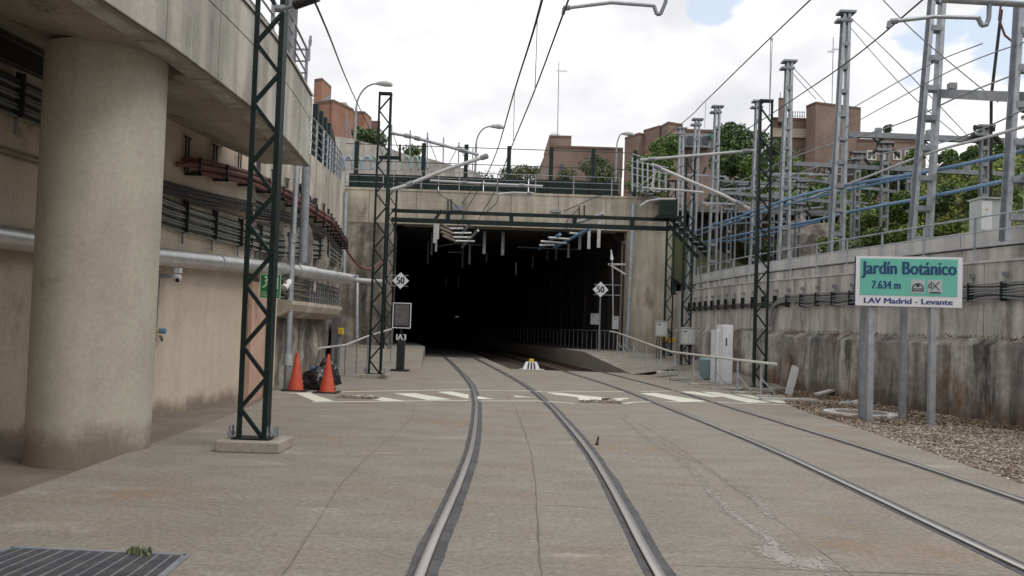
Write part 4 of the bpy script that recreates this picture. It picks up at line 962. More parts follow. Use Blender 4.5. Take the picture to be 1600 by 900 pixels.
# white cabinet
cgx, cgy = 7.55, 26.6
t = thing('equipment_cabinet', 'tall white two part equipment cabinet against the right wall', 'cabinet', (cgx, cgy, 0))
def px_box(t, nm, xl, xr, yb, yt, Y, dep, m, bev=.015):
    a = at(xl, yb, Y); c = at(xr, yt, Y); bb = B(); bb.box(a.x, c.x, Y, Y+dep, a.z, c.z); return bevel(part(nm, bb, m, t), bev), a, c
for (nm, xl, xr, yb, yt) in (('left_module', 1118, 1125.5, 589, 516), ('main_module', 1126.5, 1152, 595, 508)):
    Yc = 26.2 if nm == 'main_module' else 26.5
    a = at(xl, yb, Yc); c = at(xr, yt, Yc)
    bb = B(); bb.box(a.x, c.x-(.12 if nm == 'main_module' else 0), Yc, Yc+.75, .03, c.z); bevel(part(nm, bb, 'cab', t), .012)
    zmid = at((xl+xr)/2, 553, Yc).z
    for (z0, z1, k) in ((.1, zmid-.01, 'lower_door'), (zmid+.01, c.z-.04, 'upper_door')):
        bb = B(); bb.box(a.x+.02, c.x-.02-(.12 if nm == 'main_module' else 0), Yc-.014, Yc-.002, z0, z1); part(k, bb, 'cab', t)
a = at(1131, 535, 26.2); bb = B(); bb.box(a.x+.06, a.x+.09, 26.16, 26.19, a.z-.1, a.z+.14); part('handle', bb, 'black', t)
# grey boxes on masts
for (xl, xr, yt, yb, Y, lab) in ((1062.5, 1084, 513, 538, 30.9, 'grey junction box on the middle lattice mast at right'), (1023, 1041.5, 503, 525.5, 35.7, 'grey junction box on the gantry leg right of the portal'),
                             (955.5, 966, 495, 514.5, 40.5, 'small white box by the right pier of the tunnel mouth'), (922, 937, 491, 507, 44, 'grey box on the tunnel wall behind the thin sign post')):
    a = at(xl, yb, Y); c = at(xr, yt, Y); t = thing('junction_box', lab, 'junction box', (a.x, Y, a.z))
    bb = B(); bb.box(a.x, c.x, Y-.25, Y, a.z, c.z); bevel(part('box_body', bb, 'cab2', t), .015)
    bb = B(); bb.box(a.x-.02, c.x+.02, Y-.28, Y+.02, c.z+.003, c.z+.03); part('lid', bb, 'cab2', t)
    bb = B(); bb.box(a.x+.03, c.x-.03, Y-.262, Y-.252, a.z+.04, c.z-.05); part('door', bb, 'cab2', t)
    bb = B(); bb.box(a.x+.06, a.x+.2, Y-.268, Y-.263, c.z-.14, c.z-.11); part('plate', bb, 'black', t)
    if Y < 38:
        for k in range(4):
            bb = B(); x = a.x+.1+k*(c.x-a.x-.2)/3; bb.tube([(x, Y-.12, a.z), (x+.03*(k-1.5), Y-.1, a.z-.35), (x+.02*k, Y, .5)], .018, 6); part('cable', bb, 'cable', t)
p = at(1044, 531, 36.5); t = thing('yellow_crate', 'yellow plastic box on the ground behind the lattice masts', 'box', (p.x, 36.5, .7)); bb = B(); bb.box(p.x-.22, p.x+.3, 36.3, 36.8, p.z-.1, p.z+.1); bevel(part('box_body', bb, 'yellow', t), .02); bb = B(); bb.bar((p.x, 36.5, .55), (p.x, 36.5, p.z-.1), .08); part('leg', bb, 'galvd', t)
p = at(1104, 563, 27.8); bb = B(); bb.lathe((p.x, 27.8, .12), [(.2, 0), (.24, .3), (.25, .62), (.18, .68)], 16); solo('blue_drum', bb, mat('faded_blue_plastic', (.16, .24, .27), (.2, .27, .28), 3, .7), 'faded blue drum standing behind the white barrier rail', 'drum', smooth=True, loc=(p.x, 27.8, .1))
# green tank on the gantry leg
a = at(1029, 338, 35.6); c = at(1057, 311, 35.6); t = thing('green_tank', 'dark green box on top of the right gantry leg', 'transformer box', (a.x, 35.6, a.z))
bb = B(); bb.box(a.x, c.x, 35.3, 35.85, a.z, c.z); bevel(part('box_body', bb, 'green', t), .02)
bb = B(); bb.box(a.x-.15, c.x+.25, 35.25, 35.9, a.z-.08, a.z-.003); part('shelf', bb, 'green', t)
# barrier rail at right
t = thing('barrier_rail', 'cream handrail sloping down from the tunnel along the right platform', 'handrail', (6.9, 21, 0))
HP = [Vector(q) for q in (at(1213, 569, 20.9), at(1150, 562, 22.9), at(1100, 556, 25), at(1050, 550, 28.3), at(1020, 540, 31), at(990, 529, 34.5), at(965, 520, 37.6), at(953, 518, 38.5))]
bb = B(); bb.tube(HP, .034, 8); part('top_rail', bb, 'creamrail', t, smooth=True)
def hp_at(px_):
    for i in range(len(HP)-1): pass
for i, (tt) in enumerate([(0, .35), (0, .95), (1, .6), (2, .3), (2, .9), (3, .55), (4, .3), (5, .0), (5, .6), (6, .0)]):
    q = HP[tt[0]].lerp(HP[min(tt[0]+1, len(HP)-1)], tt[1]); gz_ = max(0, min(.62, (q.y-27)/10*.62))
    bb = B(); bb.bar((q.x, q.y, gz_-.02), q, .045); part('post', bb, 'galv', t)
    bb = B(); bb.bar((q.x, q.y, gz_+.5), (q.x+.42, q.y-.1, gz_), .03); part('stay', bb, 'galv', t)
    if i < 6:
        bb = B(); bb.box(q.x-.14, q.x+.6, q.y-.18, q.y+.12, gz_-.05, gz_+.05); bevel(part('footing', bb, 'fascia', t), .01)
# tunnel handrail
hr = [(4.75, 38.5, .62), (4.35, 42, .62), (3.6, 46, .62), (2.4, 52, .62), (0.4, 60, .62), (-3.0, 70, .62)]
railing('tunnel_handrail', 'grey post and rail handrail running into the tunnel along the right platform', hr, .98, 1, 'cab3', .9, r=.024, pr=.016)  # darker steel paints in the dimming of the rail inside the tunnel
# leaning slabs by the wall
for (pa, pb, Y, w_, lab) in (((1232, 610), (1244, 573), 22.6, .22, 'grey concrete slab leaning against the right wall'), ):
    a = at(*pa, Y); c = at(*pb, Y+.4); bb = B(); bb.bar((a.x, Y, 0), (c.x, Y+.45, c.z), .2, .07, up=(0, 1, 0)); bevel(solo('leaning_slab', bb, 'band', lab, 'slab', loc=(a.x, Y, 0)), .01)
a = gz(1288, 618); bb = B(); bb.bar((a[0]-.25, a[1]-.1, .03), (a[0]+.28, a[1]+.15, .14), .2, .06); bevel(solo('fallen_slab', bb, 'band', 'short concrete slab lying in the leaves at the wall foot', 'slab', loc=(a[0], a[1], 0)), .01)
for (px, py, r_, lab) in ((1345, 646, .55, 'round concrete manhole rim in the gravel behind the sign posts'),):
    a = gz(px, py); t = thing('manhole', lab, 'manhole', (a[0], a[1], 0)); bb = B(); bb.lathe((a[0], a[1], -.03), [(r_+.25, 0), (r_+.2, .06), (r_, .062), (r_-.02, .03)], 28); part('rim', bb, 'band', t); bb = B(); bb.lathe((a[0], a[1], 0), [(r_-.03, 0), (r_-.04, .035)], 24); part('cover', bb, 'joint', t)
for (px, py, w_, lab) in ((1160, 609, .5, 'flat concrete kerb piece near the barrier rail foot'), (1232, 626, .7, 'longer flat kerb piece in the litter beyond the crossing'), (1330, 632, .35, 'broken pale rubble pieces at the wall foot')):
    a = gz(px, py); bb = B()
    if 'rubble' in lab:
        for k in range(9): x = a[0]+random.uniform(-.5, .5); y = a[1]+random.uniform(-.2, .3); s = random.uniform(.04, .1); bb.bar((x-s, y, .02), (x+s, y+s*.5, .05+s*.3), s, s*.5)
        t = thing('rubble_pile', lab, 'rubble', (a[0], a[1], 0)); part('rubble', bb, 'band', t, kind='stuff')
    else:
        bb.box(a[0]-w_, a[0]+w_, a[1]-.12, a[1]+.12, 0, .06); solo('kerb_piece', bb, 'band', lab, 'kerb', loc=(a[0], a[1], 0))

# ================================================================ STATION SIGN
SA, SB = at(1335.5, 477, 15.95), at(1503, 483.5, 15.55)
zt_ = at(1337, 400, 15.95).z; zb_ = SA.z
ux = (SB-SA); ux.z = 0; W_ = ux.length; ux.normalize(); un = Vector((ux.y, -ux.x, 0)); H_ = zt_-zb_
t = thing('route_sign', 'large teal sign reading Jardín Botánico 7.634 m on grey posts', 'sign', (7.4, 15.8, 0))
O0 = Vector((SA.x, SA.y, zb_))
def S(u, v, d=0.0): return O0+ux*(u*W_)+Vector((0, 0, v*H_))-un*d*-1 if False else O0+ux*(u*W_)+Vector((0, 0, v*H_))+un*d
def spanel(nm, u0, u1, v0, v1, d0, d1, m):
    bb = B(); bb.add([S(u0, v0, d1), S(u1, v0, d1), S(u1, v1, d1), S(u0, v1, d1), S(u0, v0, d0), S(u1, v0, d0), S(u1, v1, d0), S(u0, v1, d0)], [(0, 1, 2, 3), (7, 6, 5, 4), (0, 4, 5, 1), (1, 5, 6, 2), (2, 6, 7, 3), (3, 7, 4, 0)]); return part(nm, bb, m, t)
spanel('sign_box', 0, 1, 0, 1, -.10, 0, 'navy'); spanel('white_face', .004, 1, .0, 1, .001, .006, 'signwhite'); spanel('teal_face', .045, .955, .215, .955, .008, .012, 'teal')
text_part('title_lettering', 'Jardín Botánico', S(.055, .645, .016), S(.945, .645, .016), .26*H_, 'blueletter', t, .056, .003)
text_part('distance_lettering', '7.634 m', S(.155, .35, .016), S(.43, .35, .016), .16*H_, 'blueletter', t, .06, .003)
text_part('line_lettering', 'LAV Madrid - Levante', S(.085, .055, .010), S(.915, .055, .010), .11*H_, 'navy', t, .045, .003)
spanel('tunnel_pictogram_panel', .525, .655, .27, .545, .013, .015, 'pictobg'); spanel('track_pictogram_panel', .685, .815, .27, .545, .013, .015, 'pictobg')
bb = B(); cxu, cyu = .59, .36; rr = .052
bb.tube([S(cxu+rr*math.cos(a), cyu+rr*math.sin(a)*W_/H_, .018) for a in [math.pi*k/14 for k in range(15)]], .009, 4)
bb.tube([S(.535, .335, .018), S(.562, .365, .018), S(.59, .35, .018), S(.617, .365, .018), S(.645, .335, .018)], .008, 4); bb.tube([S(.535, .32, .018), S(.645, .32, .018)], .008, 4)
bb.tube([S(.578, .425, .018), S(.602, .425, .018)], .022, 8)
part('tunnel_pictogram', bb, 'black', t)
bb = B(); bb.tube([S(.712, .34, .018), S(.79, .51, .018)], .007, 4); bb.tube([S(.712, .51, .018), S(.79, .34, .018)], .007, 4); bb.tube([S(.70, .29, .018), S(.80, .29, .018)], .012, 4)
bb.tube([S(.703+.013*math.cos(k*.628), .425+.045*math.sin(k*.628), .018) for k in range(11)], .008, 4); part('track_pictogram', bb, 'black', t)
for (px, py, Yp, dk) in ((1365, 660, 15.78, 0), (1463.5, 665, 15.5, 0), (1353, 658, 16.5, 1), (1417, 657, 16.5, 1)):
    g_ = at(px, py, Yp); bb = B(); x = g_.x; zt__ = zb_+H_*.9
    bb.box(x-.055, x+.055, Yp+.16, Yp+.26, -.05, zt__ if not dk else zt__-.2); part('post', bb, 'galvd' if dk else 'galv', t)
    if dk:
        bb = B(); bb.bar((x, Yp+.2, zt__-.3), (x, Yp-.6, zt__-.25), .04); part('stay', bb, 'galvd', t)

# ================================================================ TERRAIN above
def hill(x, y):
    a = max(0, (x-11.5-(y-16)*.06))*.62; c = max(0, (y-50))*.42 if x > 6 else 0
    h = 3.7+min(9.0, max(a, c if x > 9 else 0)) 
    return h + .5*noise.noise(Vector((x*.25, y*.25, 0)))
b = B(); xs = list(fr(0, 60, 1.5)); rows = []
for y in fr(-20, 130, 2):
    base = rx(min(y, 42))+1.2 if y < 43.3 else 3.0
    rows.append([(base+xx, y, max(3.75, hill(base+xx, y)) if y < 43.3 else max(8.0 if base+xx < 8 else 3.9, hill(base+xx, y))) for xx in [k*1.5 for k in range(40)]])
b.sheet(rows); solo('hillside', b, 'grass', kind='structure', smooth=True)
b = B(); b.box(-300, 300, 43.4, 46.0, 8.0, 8.32); b.box(-300, -10.2, 46, 240, 7.5, 8.3); b.box(-10.2, 300, 112, 400, 7.5, 8.3); b.box(-10.2, 12, 46, 112, 7.6, 8.3)
solo('upper_street', b, 'path', kind='structure')
b = B(); ysl = list(fr(-16, 46, 2)); b.sheet([[(-300, y, 5.6 if y < 17 else interp(topL, y)-.05), (lx(min(y, 42))-.45, y, 5.6 if y < 17 else interp(topL, y)-.05)] for y in ysl]); solo('left_ramp_ground', b, 'path', kind='structure')

# bridge railing and barrier over the portal
railing('bridge_railing', 'pale grey railing along the top of the tunnel portal', [(x, 42.15, 8.46) for x in fr(-8.7, 6.1, 1.0)], .95, 3, 'galvd', 1.94, r=.015, pr=.028)
t = thing('bridge_barrier', 'dark green bridge barrier with tall posts and wires above the portal', 'barrier', (0, 44.6, 8.3))
for k, x in enumerate(fr(-9.0, 5.2, 2.42)):
    bb = B(); bb.box(x+.02, min(x+2.40, 6.75), 44.5, 44.62, 8.2, 9.62); part('panel', bb, 'green', t)
for x in (-8.6, -5.0, -2.72, -.42, 1.85, 4.1, 6.35):
    bb = B(); bb.box(x-.11, x+.11, 44.35, 44.49, 8.25, 11.35); part('post', bb, 'green', t)
for z in (11.2, 10.3):
    bb = B(); bb.tube([(-9.2, 44.42, z), (6.6, 44.42, z)], .022, 6); part('wire', bb, 'cable', t)

# graffiti walls beyond the bridge
for (pts, Y, lab) in (([(524, 213), (545, 216), (610, 232), (640, 243), (700, 270), (700, 290), (524, 290)], 58, 'sloping grey abutment wall with blue graffiti behind the bridge'), ([(664, 247), (672, 248), (750, 270), (750, 290), (664, 290)], 62, 'second sloping grey wall behind the bridge')):
    q = [at(a, c, Y) for a, c in pts]; bb = B(); n = len(q); bb.add([(p.x, Y, p.z) for p in q]+[(p.x, Y+.5, p.z) for p in q], [tuple(range(n))[::-1], tuple(range(n, 2*n))]+[(i, (i+1) % n, n+(i+1) % n, n+i) for i in range(n)])
    w = thing('abutment_wall', lab, 'wall', (q[0].x, Y, 8)); part('wall_body', bb, 'fascia', w)
    if Y == 58:
        rg = random.Random(2)
        for k, (x0, x1, m_) in enumerate(((528, 540, 'graf1'), (537, 552, 'graf1'), (552, 566, 'graf2'), (566, 582, 'graf1'), (580, 590, 'graf2'), (628, 642, 'graf2'), (643, 655, 'graf2'), (655, 668, 'graf1'))):
            bb = B(); pts2 = []
            for j in range(9):
                u = j/8; px = x0+(x1-x0)*u; py = 264-20*math.sin(u*3.14)**.5*(.95+.05*rg.random())
                p = at(px, py, Y-.02); pts2.append((p.x, Y-.02, p.z))
            bb.tube(pts2, .085, 4); part('graffiti', bb, m_, w)

# ---------------------------------------------------------------- buildings
def footprint(pts): return [(at(px, 300, Y).x, Y) for px, Y in pts]
def bblock(parent, nm, fp, ztop, zb, m, roof=True):
    bb = B(); bb.prism(fp, zb, ztop); part(nm, bb, m, parent)
    if roof:
        cxm = sum(p[0] for p in fp)/len(fp); cym = sum(p[1] for p in fp)/len(fp)
        bb = B(); bb.prism([(cxm+(x-cxm)*1.012, cym+(y-cym)*1.012) for x, y in fp], ztop+.01, ztop+.28); part('parapet_cap', bb, 'brickd', parent)
def zof(px, py, Y): return at(px, py, Y).z
def win(parent, px0, px1, py0, py1, Y, frame=True):
    a = at(px0, py1, Y); c = at(px1, py0, Y); Yf = Y-.06
    f_ = B(); f_.box(a.x, c.x, Yf-.04, Yf+.1, a.z, c.z); fo = part('window', f_, 'wframe' if frame else 'glass', parent)
    if frame:
        w_ = (c.x-a.x); n = 2
        for k in range(n):
            g_ = B(); g_.box(a.x+w_*(k/n)+.12, a.x+w_*((k+1)/n)-.12, Yf-.06, Yf-.045, a.z+.15, c.z-.15); part('pane', g_, 'glass', fo)
# centre building
t = thing('brick_building', 'brown brick building with a rooftop box behind the centre of the bridge', 'building', (8, 105, 8))
bblock(t, 'main_block', footprint([(858, 100), (971, 100), (971, 118), (858, 118)]), zof(900, 232, 100), 8, 'brick')
bblock(t, 'roof_box', footprint([(856, 101), (890, 101), (890, 108), (848, 112)]), zof(870, 215, 101), zof(870, 236, 101), 'brick')
bblock(t, 'rear_wing', [(at(858, 300, 100.5).x, 100.5), (at(858, 300, 112).x, 118), (at(833, 300, 128).x, 128), (at(834, 300, 127).x, 127)], zof(845, 248, 110), 8, 'brick')
win(t, 875, 880.5, 257, 271, 100, False)
for k in range(4):
    pass
# right group
t = thing('brick_building', 'stepped brown brick building right of the bridge, behind the small street lamp', 'building', (17, 100, 8))
bblock(t, 'left_block', footprint([(974, 93.5), (996, 91), (1006, 91.5), (1006, 98)]), zof(990, 214, 92), 7, 'brick')
bblock(t, 'middle_block', footprint([(1003, 91.5), (1028, 89.2), (1035, 90), (1035, 98)]), zof(1018, 209, 92), 7, 'brick')
bblock(t, 'right_block', footprint([(1026, 90), (1041, 87.5), (1064, 88.3), (1064, 96)]), zof(1045, 203, 90), 7, 'brick')
win(t, 986, 991, 231, 246, 93, True)
t = thing('terrace_building', 'low brick building with glazed grey upper floor and a green awning', 'building', (25, 95, 8))
bblock(t, 'block', footprint([(1045, 92), (1150, 92), (1150, 108), (1045, 108)]), zof(1090, 206, 92), 7, 'brick')
a = at(1048, 228, 91); c = at(1112, 209, 91); bb = B(); bb.box(a.x, c.x, 91.2, 91.9, a.z, c.z); part('glazed_band', bb, 'galvd', t)
a = at(1106, 217, 91); c = at(1116, 211, 91); bb = B(); bb.box(a.x, c.x, 90.7, 91.1, a.z, c.z); part('awning', bb, 'awning', t)
for k in range(5): win(t, 1050+k*12, 1059+k*12, 213, 225, 91.1, False)
t = thing('brick_tower_building', 'tall blank brown brick tower block with chimney and cream band', 'building', (38, 110, 10))
bblock(t, 'tower', footprint([(1257, 110), (1272, 108), (1342, 110), (1342, 122), (1260, 122)]), zof(1300, 163, 108), 8, 'brick')
bblock(t, 'wing', footprint([(1204, 112), (1258, 112), (1258, 124), (1204, 124)]), zof(1230, 187, 112), 8, 'brick')
bblock(t, 'chimney', footprint([(1213, 110), (1225, 110), (1225, 113), (1213, 113)]), zof(1220, 156, 110), zof(1220, 190, 110), 'brick')
a = at(1204, 214, 111.8); c = at(1261, 202, 111.8); bb = B(); bb.box(a.x, c.x, 111.6, 111.95, a.z, c.z); part('cream_band', bb, 'cream', t)
bb = B()
for k in range(9):
    p = at(1228+k*3.6, 187, 112); bb.tube([(p.x, 112, p.z), (p.x, 112, p.z+1.15)], .04, 4)
for q in (1.1, .55): a = at(1228, 187, 112); c = at(1257, 187, 112); bb.tube([(a.x, 112, a.z+q), (c.x, 112, a.z+q)], .04, 4)
part('roof_railing', bb, 'galvd', t)
p = at(1219, 156, 111); bb = B(); bb.tube([p, p+Vector((0, 0, 1))], .06, 5); part('flue', bb, 'galvd', t)
t = thing('window_building', 'low brick building with white framed windows above the hillside shrubs', 'building', (46, 100, 10))
bblock(t, 'block', footprint([(1338, 100), (1445, 100), (1445, 114), (1338, 114)]), zof(1390, 222, 100), 8, 'brick')
for (a, c) in ((1354, 1369), (1376, 1383), (1395, 1408), (1413, 1428)): win(t, a, c, 235.5, 250, 100)
# left group
t = thing('orange_brick_building', 'stepped orange brick apartment block beyond the left viaduct', 'building', (-22, 88, 8))
bblock(t, 'upper_box', footprint([(484, 80.5), (496, 80), (511, 82.8), (511, 88), (484, 88)]), zof(497, 126, 80), 8, 'brick2')
bblock(t, 'middle_box', footprint([(489, 73), (515, 72), (547.5, 75), (547, 80), (489, 80)]), zof(515, 160, 72), 8, 'brick2')
bblock(t, 'far_box', footprint([(545, 86), (565, 86), (576, 88.5), (575, 92), (545, 92)]), zof(568, 178, 86), 8, 'brick2')
bblock(t, 'low_box', footprint([(574, 100), (590, 100), (590, 104), (574, 104)]), zof(583, 192, 100), 8, 'brickd')
a = at(489, 206, 75.5); c = at(512, 184, 75.5); bb = B(); bb.add([(at(490, 300, 75.4).x-.1, 75.5, a.z), (at(513, 300, 72).x-.15, 72.1, a.z), (at(513, 300, 72).x-.15, 72.1, a.z+2.6), (at(490, 300, 75.4).x-.1, 75.5, a.z+2.6)], [(0, 1, 2, 3)]); part('balcony_opening', bb, 'glass', t)
a = at(528, 208, 75); bb = B(); bb.box(a.x, a.x+.8, 73.8, 75.5, a.z, a.z+.9); part('window', bb, 'glass', t)
a = at(533, 175, 75); bb = B(); bb.box(a.x, a.x+.5, 74.6, 76, a.z, a.z+.8); part('wall_patch', bb, 'cream', t)

# antennas
def antenna(px, py_b, py_t, Y, label, arms):
    a = at(px, py_b, Y); c = at(px+(py_b-py_t)*.02, py_t, Y); t = thing('roof_antenna', label, 'antenna', a[:])
    bb = B(); bb.tube([a, (c.x, Y, c.z)], .055, 5); part('mast', bb, 'galvd', t)
    for (f0, l) in arms:
        p = a.lerp(Vector((c.x, Y, c.z)), f0); bb = B(); bb.bar(p-Vector((l*.3, 0, 0)), p+Vector((l, 0, 0)), .06)
        for k in range(4): bb.bar(p+Vector((l*(k/4), 0, -.25)), p+Vector((l*(k/4), 0, .25)), .03)
        part('aerial', bb, 'galvd', t)
antenna(871, 212, 97, 104, 'tall thin antenna on the centre brick building', ((.88, 1.1), (.02, -.9)))
antenna(1202, 185, 58, 100, 'thin whip antenna left of the tower block chimney', ((.97, .3),))
antenna(1300, 163, 58, 112, 'thin antenna with crossed aerials on the brick tower', ((.82, .8), (.78, -.8)))
antenna(483, 95, 62, 40, 'tiny aerial seen above the end of the viaduct railing', ((.95, .12),))
# street lamps
def lamp(px, py_b, py_t, hx, Y, label):
    a = at(px, py_b, Y); c = at(px, py_t, Y); t = thing('street_lamp', label, 'street lamp', a[:], 'street lamps beyond the bridge')
    hpx = at(hx, py_t, Y).x; L_ = hpx-c.x; H = c.z-a.z; bx = c.x
    pts = [(bx, Y, a.z-1.5), (bx, Y, a.z+H*.55)] + [(bx+L_*(1-math.cos(u)), Y, a.z+H*.55+H*.45*math.sin(u)) for u in [1.5708*k/10 for k in range(1, 11)]]
    bb = B(); bb.tube(pts, [.09, .08]+[.055]*10, 8); part('pole', bb, 'galvd', t, smooth=True)
    s = 1 if L_ > 0 else -1; bb = B(); e = Vector((bx+L_, Y, a.z+H))
    bb.tube([e-Vector((s*.1, 0, .0)), e+Vector((s*.2, 0, .03)), e+Vector((s*.6, 0, .03)), e+Vector((s*.95, 0, -.03)), e+Vector((s*1.05, 0, -.06))], [.05, .14, .20, .14, .03], 8); part('lantern', bb, 'cab2', t, smooth=True)
    return t
lamp(558, 222, 130, 588, 52, 'curved street lamp at left beside the tall lattice mast')
lamp(745, 262, 197, 766, 62, 'curved street lamp behind the centre of the bridge')
lamp(964, 268, 209, 972, 70, 'slim street lamp between the two brick buildings')
# thin poles with stays behind bridge (far catenary)
rp = random.Random(5)
t0 = None
for i, (px, top) in enumerate(((611, 195), (640, 204), (667, 207), (692, 215), (716, 222), (738, 232), (577, 187), (541, 175))):
    Y = 55+i*2; a = at(px, 268, Y); c = at(px+1, top, Y); t = thing('thin_stayed_pole', ORD[i]+' thin pole with wire stays behind the bridge barrier', 'pole', a[:], 'thin stayed poles behind the bridge')
    t['label'] = ['%s of six thin stayed poles between the left mast and the barrier centre' % q for q in ('leftmost', 'second', 'third', 'fourth', 'fifth', 'rightmost')][i] if i < 6 else ('thin stayed pole right beside the left street lamp' if i == 6 else 'thin stayed pole against the orange brick block')
    bb = B(); bb.tube([a, c], .05, 5); part('pole', bb, 'galvd', t)
    if i % 2 == 0 or i > 5:
        for s in (-1, 1): bb = B(); bb.tube([c.lerp(a, .1), a+Vector((s*1.0, 0, 0))], .03, 4); part('stay', bb, 'galvd', t)

# ---------------------------------------------------------------- trees and shrubs
def crown_mesh(name, blobs, n, leaf, m, seed):
    rd = random.Random(seed); bb = B(); tot = sum(r**2 for *_, r in blobs)
    for (cx_, cy_, cz_, r) in blobs:
        for i in range(int(n*r*r/tot)):
            d = Vector((rd.gauss(0, 1), rd.gauss(0, 1), rd.gauss(0, 1))).normalized()*r*(rd.random()**.33)
            d *= 1+.35*noise.noise(d*1.1+Vector((seed, 0, 0)))
            p = Vector((cx_, cy_, cz_))+Vector((d.x, d.y, d.z*.85)); s = leaf*rd.uniform(.5, 1.3)
            u = Vector((rd.gauss(0, 1), rd.gauss(0, 1), rd.gauss(0, .7))).normalized(); w = u.cross(Vector((rd.gauss(0, 1), rd.gauss(0, 1), rd.gauss(0, 1)))).normalized()
            bb.add([p-u*s, p+w*s*.55, p+u*s, p-w*s*.55], [(0, 1, 2, 3)])
    return bb
def tree(px, py_top, Y, w, m, label, seed, n=5200, leaf=.16, name='tree', cat='tree', trunk=.35, hmax=9.0):
    p = at(px, py_top, Y); zt_ = p.z; zg_ = hill(p.x, Y)-.1 if (p.x > rx(min(Y, 42))+1 and Y < 62) else max(8.2, zt_-hmax)
    zg_ = min(max(zg_, zt_-hmax), zt_-.8); h = (zt_-zg_)/1.02; p.z = zg_
    rd = random.Random(seed); t = thing(name, label, cat, p[:])
    bb = B(); bb.tube([p-Vector((0, 0, .5)), p+Vector((.1*w*.1, 0, h*.3)), p+Vector((w*.04, 0, h*.65))], [h*.028, h*.02, h*.008], 8)
    blobs = []
    for k in range(11):
        a = rd.random()*6.28; rr = rd.random()**.6*w*.36; rad = min(w*.24, h*.3)*rd.uniform(.6, 1.1); zz = min(h*(trunk+(1-trunk)*rd.uniform(.12, 1)), h-rad*.8)*(1 if k else 0)+(0 if k else h-rad*.85)
        c = (p.x+rr*math.cos(a), p.y+rr*math.sin(a), p.z+zz); blobs.append((*c, rad))
        bb.tube([p+Vector((0, 0, h*rd.uniform(.25, .45))), Vector(c).lerp(p+Vector((0, 0, h*.5)), .45), Vector(c)], [h*.012, h*.008, h*.003], 5)
    part('trunk', bb, 'bark', t, smooth=True)
    cb = crown_mesh('crown', blobs, n, leaf, m, seed); part('crown', cb, m, t)
    return t
tree(1172, 186, 62, 5.6, 'leafd', 'large dark green tree behind the mast row at right', 11, 9000, .15, trunk=.15)
tree(1140, 232, 60, 4.2, 'leafd', 'dark leafy tree left of the larger one, behind the masts', 15, 5000, .15, trunk=.1)
tree(1206, 240, 58, 4.6, 'leafl', 'light green tree below the cream banded wing', 12, 6500, .13, trunk=.1)
tree(1042, 208, 66, 3.4, 'leafl', 'pale green tree in front of the stepped brick building', 13, 4200, .13, trunk=.15, hmax=5)
tree(1015, 238, 64, 4.4, 'leafl', 'low bright green tree at the right end of the bridge', 14, 4500, .13, trunk=.1, hmax=4)
tree(930, 247, 78, 5.8, 'leafo', 'rounded olive green tree in front of the centre building', 21, 6000, .14, trunk=.0, hmax=4.5)
tree(893, 262, 78, 3.0, 'leafo', 'low olive bush at the left foot of the centre building', 29, 2400, .13, 'bush', 'bush', trunk=.0, hmax=3)
tree(812, 259, 82, 6.0, 'leafo', 'low wispy tree above the barrier, left of the centre building', 22, 1900, .14, trunk=.0, hmax=3)
tree(745, 266, 80, 3.6, 'leafo', 'small bush behind the middle barrier posts', 23, 900, .13, 'bush', 'bush', trunk=.05, hmax=2.5)
tree(570, 203, 66, 3.8, 'leafd', 'dark tree beside the left street lamp', 24, 3200, .13, trunk=.1, hmax=4)
tree(655, 226, 70, 2.6, 'leafd', 'small dark bush behind the left lattice mast', 25, 1600, .13, 'bush', 'bush', trunk=.05, hmax=3)
tree(1383, 195, 118, 2.4, 'leafd', 'small dark conifer on the roofline of the windowed building', 26, 1300, .15, 'conifer', 'tree', trunk=.1, hmax=4)
tree(1537, 198, 100, 2.6, 'leafd', 'dark bushy treetop on the right skyline', 27, 1300, .15, trunk=.1, hmax=5)
tree(1602, 160, 60, 2.2, 'leafd', 'dark tree at the right edge beside the near pylon', 28, 1500, .11, trunk=.1, hmax=6)
SH = [(1245, 292, 48, 4.5, 'leafl', 'light shrub'), (1290, 278, 52, 6, 'leafl', 'broad light shrub'), (1345, 262, 56, 7, 'leafl', 'bright shrub'), (1400, 256, 54, 6.5, 'leafd', 'dark shrub'),
      (1462, 232, 52, 7.5, 'leafl', 'large fresh green shrub'), (1510, 236, 48, 6, 'leafd', 'deep green shrub'), (1560, 232, 44, 6, 'leafl', 'leafy shrub'), (1610, 228, 40, 6, 'leafd', 'dark shrub'),
      (1270, 345, 40, 3.2, 'leafd', 'dark low shrub'), (1345, 325, 38, 4.2, 'leafl', 'low green shrub'), (1400, 325, 35, 3.8, 'leafy', 'yellow flowering shrub'), (1455, 300, 33, 4.4, 'leafl', 'low fresh shrub'),
      (1505, 285, 30, 4, 'leafd', 'low dark shrub'), (1560, 280, 28, 4, 'leafl', 'low bright shrub'), (1330, 366, 31, 3.2, 'leafy', 'yellow broom shrub'), (1390, 355, 28, 2.8, 'leafy', 'small yellow broom'),
      (1452, 345, 26, 2.4, 'leafy', 'smallest yellow broom'), (1180, 372, 44, 2.2, 'leafl', 'small light shrub'), (1225, 305, 46, 3.6, 'leafd', 'dark rounded shrub'), (1115, 300, 52, 3.2, 'leafd', 'dark bush')]
where = ['above the stone wall', 'below the brick tower', 'left of the windowed building', 'under the windowed building', 'behind the second nearest pylon', 'right of the second nearest pylon', 'between the two nearest pylons', 'beyond the right edge pylon',
         'by the grey rock outcrop', 'right of the rock outcrop', 'mid slope behind the blue tubes', 'below the lower blue tube', 'left of the grey yard cabinet', 'behind the grey yard cabinet', 'at the parapet near the rock', 'at the parapet above the sign', 'at the parapet right of the sign centre', 'at the foot of the stone wall', 'over the stone wall end', 'left of the mast row']
